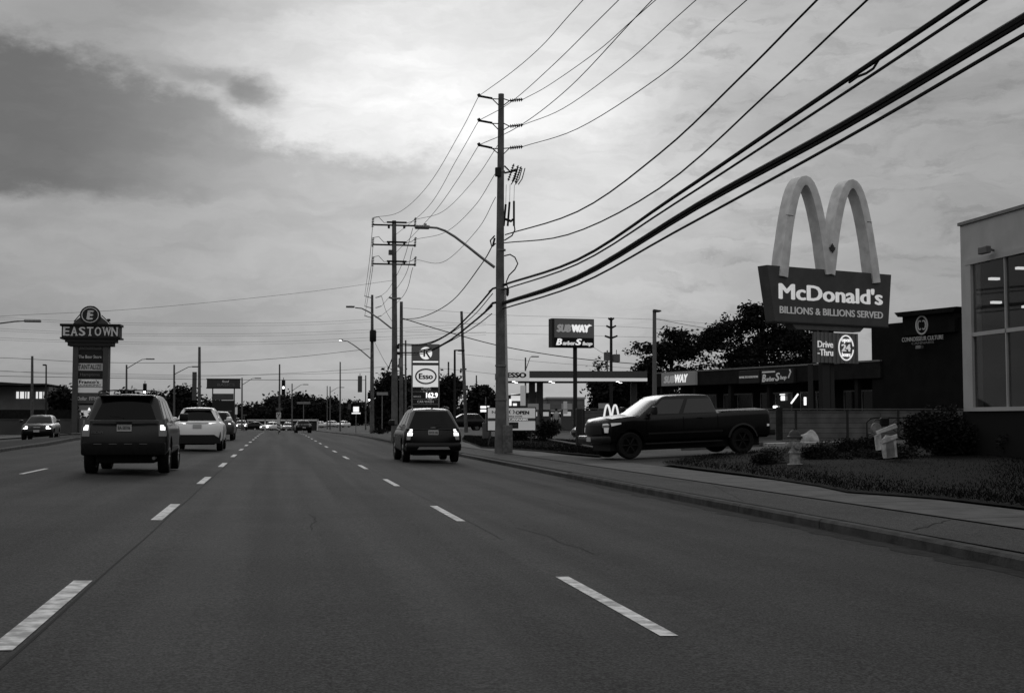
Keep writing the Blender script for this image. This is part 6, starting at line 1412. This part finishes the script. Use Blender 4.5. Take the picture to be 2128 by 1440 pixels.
# ================================================================ trees
YT = 108
def tb(pix0, Y, cx, d=.8):   # crown lobes from (px,py,rx_px,rz_px) at distance Y
    out = []; rq = random.Random(99); pix = []
    for (px, py, rx, rz) in pix0:
        for k in range(6): pix.append((px + rq.uniform(-.75, .75) * rx, py + rq.uniform(-.8, .8) * rz, rx * rq.uniform(.45, .75), rz * rq.uniform(.38, .62)))
    for (px, py, rx, rz) in pix:
        q_ = P(px, py, Y); k = Y / FP * 1.03; out.append((q_.x - cx, random.uniform(-.5, .5) * rx * k, q_.z, rx * k, rx * k * d, rz * k))
    return out
cx = P(1395, 870, YT).x
tree('large dark feathery tree left of the mall fascia, behind the lot lamp post', cx, YT, 9, 4, [(b[0], b[1], b[2] - gz(cx), b[3], b[4], b[5]) for b in tb([(1395, 705, 38, 20), (1370, 735, 45, 22), (1430, 715, 40, 18), (1450, 745, 50, 25), (1350, 770, 38, 25), (1400, 780, 55, 28), (1470, 710, 20, 18), (1340, 800, 30, 22), (1390, 820, 60, 30)], YT, cx)], 15000, .17, 21, m=leafd)
YT2 = 98; cx = P(1590, 870, YT2).x
tree('tallest dark feathery tree rising behind the arches sign board', cx, YT2, 10, 5, [(b[0], b[1], b[2] - gz(cx), b[3], b[4], b[5]) for b in tb([(1565, 655, 40, 26), (1600, 690, 60, 35), (1530, 690, 45, 28), (1500, 725, 48, 26), (1575, 740, 80, 35), (1650, 700, 50, 40), (1670, 745, 50, 30), (1500, 690, 28, 20), (1545, 765, 70, 20)], YT2, cx)], 20000, .16, 22, m=leafd)
def T_(label, px, Y, hpy, spreadpx, seed, n=2500, m=leafd, c0=.1, size=None):
    q_ = P(px, 872, Y); top = P(px, hpy, Y).z - gz(q_.x); sp = spreadpx * Y / FP; return tree(label, q_.x, Y, top, sp, None, int(n * 1.5), size or .0018 * Y, seed, m=m, crown0=c0)
T_('dark round tree behind the canopy right end', 1265, 135, 785, 62, 31, 6000, c0=-.05)
T_('dark tree between the canopy and the mall sign', 1325, 138, 775, 45, 32, 4500, c0=-.05)
T_('dark tree behind the leaning pole, left of the concrete pole', 1003, 150, 796, 34, 33, 4200, c0=-.05)
T_('dark round tree behind the second kerb pole, left of the price sign', 802, 160, 770, 34, 34, 5000, c0=-.1)
T_('second dark tree behind the price sign left edge', 850, 165, 782, 34, 35, 4000, c0=-.1)
T_('dark tree right of the price sign', 925, 160, 785, 30, 36, 4000, c0=-.1)
T_('round dark tree left of the big plaza sign', 127, 150, 799, 24, 37, 3000, c0=-.1)
T_('round dark tree above the white crossover', 372, 150, 795, 30, 38, 4500, c0=-.05)
T_('small tree crown over the boxy SUV roof', 263, 170, 806, 16, 39, 1200, c0=.1)
T_('small tree right of the glowing signal over the boxy SUV', 333, 165, 812, 18, 40, 1500, c0=0)
T_('bare-looking thin tree by the dark transmission pole', 1250, 170, 735, 12, 44, 260, c0=.2)
# far-off wood: one mass
bl = []
rr = random.Random(5)
for (x0, x1, ytop, n_) in ((395, 470, 832, 6), (470, 520, 842, 4), (515, 565, 842, 5), (560, 585, 828, 3), (575, 645, 820, 8), (630, 690, 823, 7), (680, 730, 836, 6), (722, 770, 832, 5), (770, 830, 845, 4), (895, 1000, 838, 7)):
    for k in range(n_):
        px = x0 + (x1 - x0) * (k + .5) / n_ + rr.uniform(-4, 4); Y = rr.uniform(335, 370); top = P(px, ytop + rr.uniform(-4, 5), Y); h = top.z
        bl.append((top.x, Y, h * .5, rr.uniform(2.5, 4.0), 3.0, h * .48))
o = leaf_mesh('distant_woods', bl, 30000, .55, leafd, None, seed=50); tag(o, 'far wooded ridge of dark trees along the horizon behind the junction', 'woods', None, 'stuff')
bl = []
for k in range(60):
    px = -150 + k * 42; Y = rr.uniform(375, 420); q_ = P(px, 872, Y); h = rr.uniform(2.6, 4.2); bl.append((q_.x, Y, h * .45, 5.2, 2.5, h * .5))
o = leaf_mesh('horizon_hedge', bl, 12000, .7, leafd, None, seed=51); tag(o, 'low dark hedge line closing the horizon left and right', 'woods', None, 'stuff')
# tufts of dark growth in the median and by the far kerb
shrub('low dark scrub on the verge between the transformer pole and black SUV', 792, 905, 118, .9, .35, leafd, 700, .08, 60)

# ================================================================ the road falls away gently past the junction
def is_car(o): return o.get('category') in ('suv', 'sedan', 'crossover', 'van')
bpy.context.view_layer.update()
seen = set()
for o in list(scene.objects):
    if o.parent: continue
    if o.get('kind') == 'structure' and o.type == 'MESH':
        for v in o.data.vertices:
            if v.co.y > 115: v.co.z += dip(v.co.y)
    elif o.location.y > 115:
        d_ = dip(o.location.y)
        if is_car(o): o.location.z = (o.location.z if o.location.x > 8 and o.location.y < 130 else gz(o.location.x)) + d_
        else:
            for c in o.children_recursive:
                if c.type == 'MESH' and c.name.split('.')[0] in ('shaft', 'trunk', 'wall', 'column', 'post', 'pole', 'base', 'boards', 'frame') and c.data.name not in seen:
                    seen.add(c.data.name)
                    for v in c.data.vertices:
                        if v.co.z + o.location.z < .35: v.co.z += d_
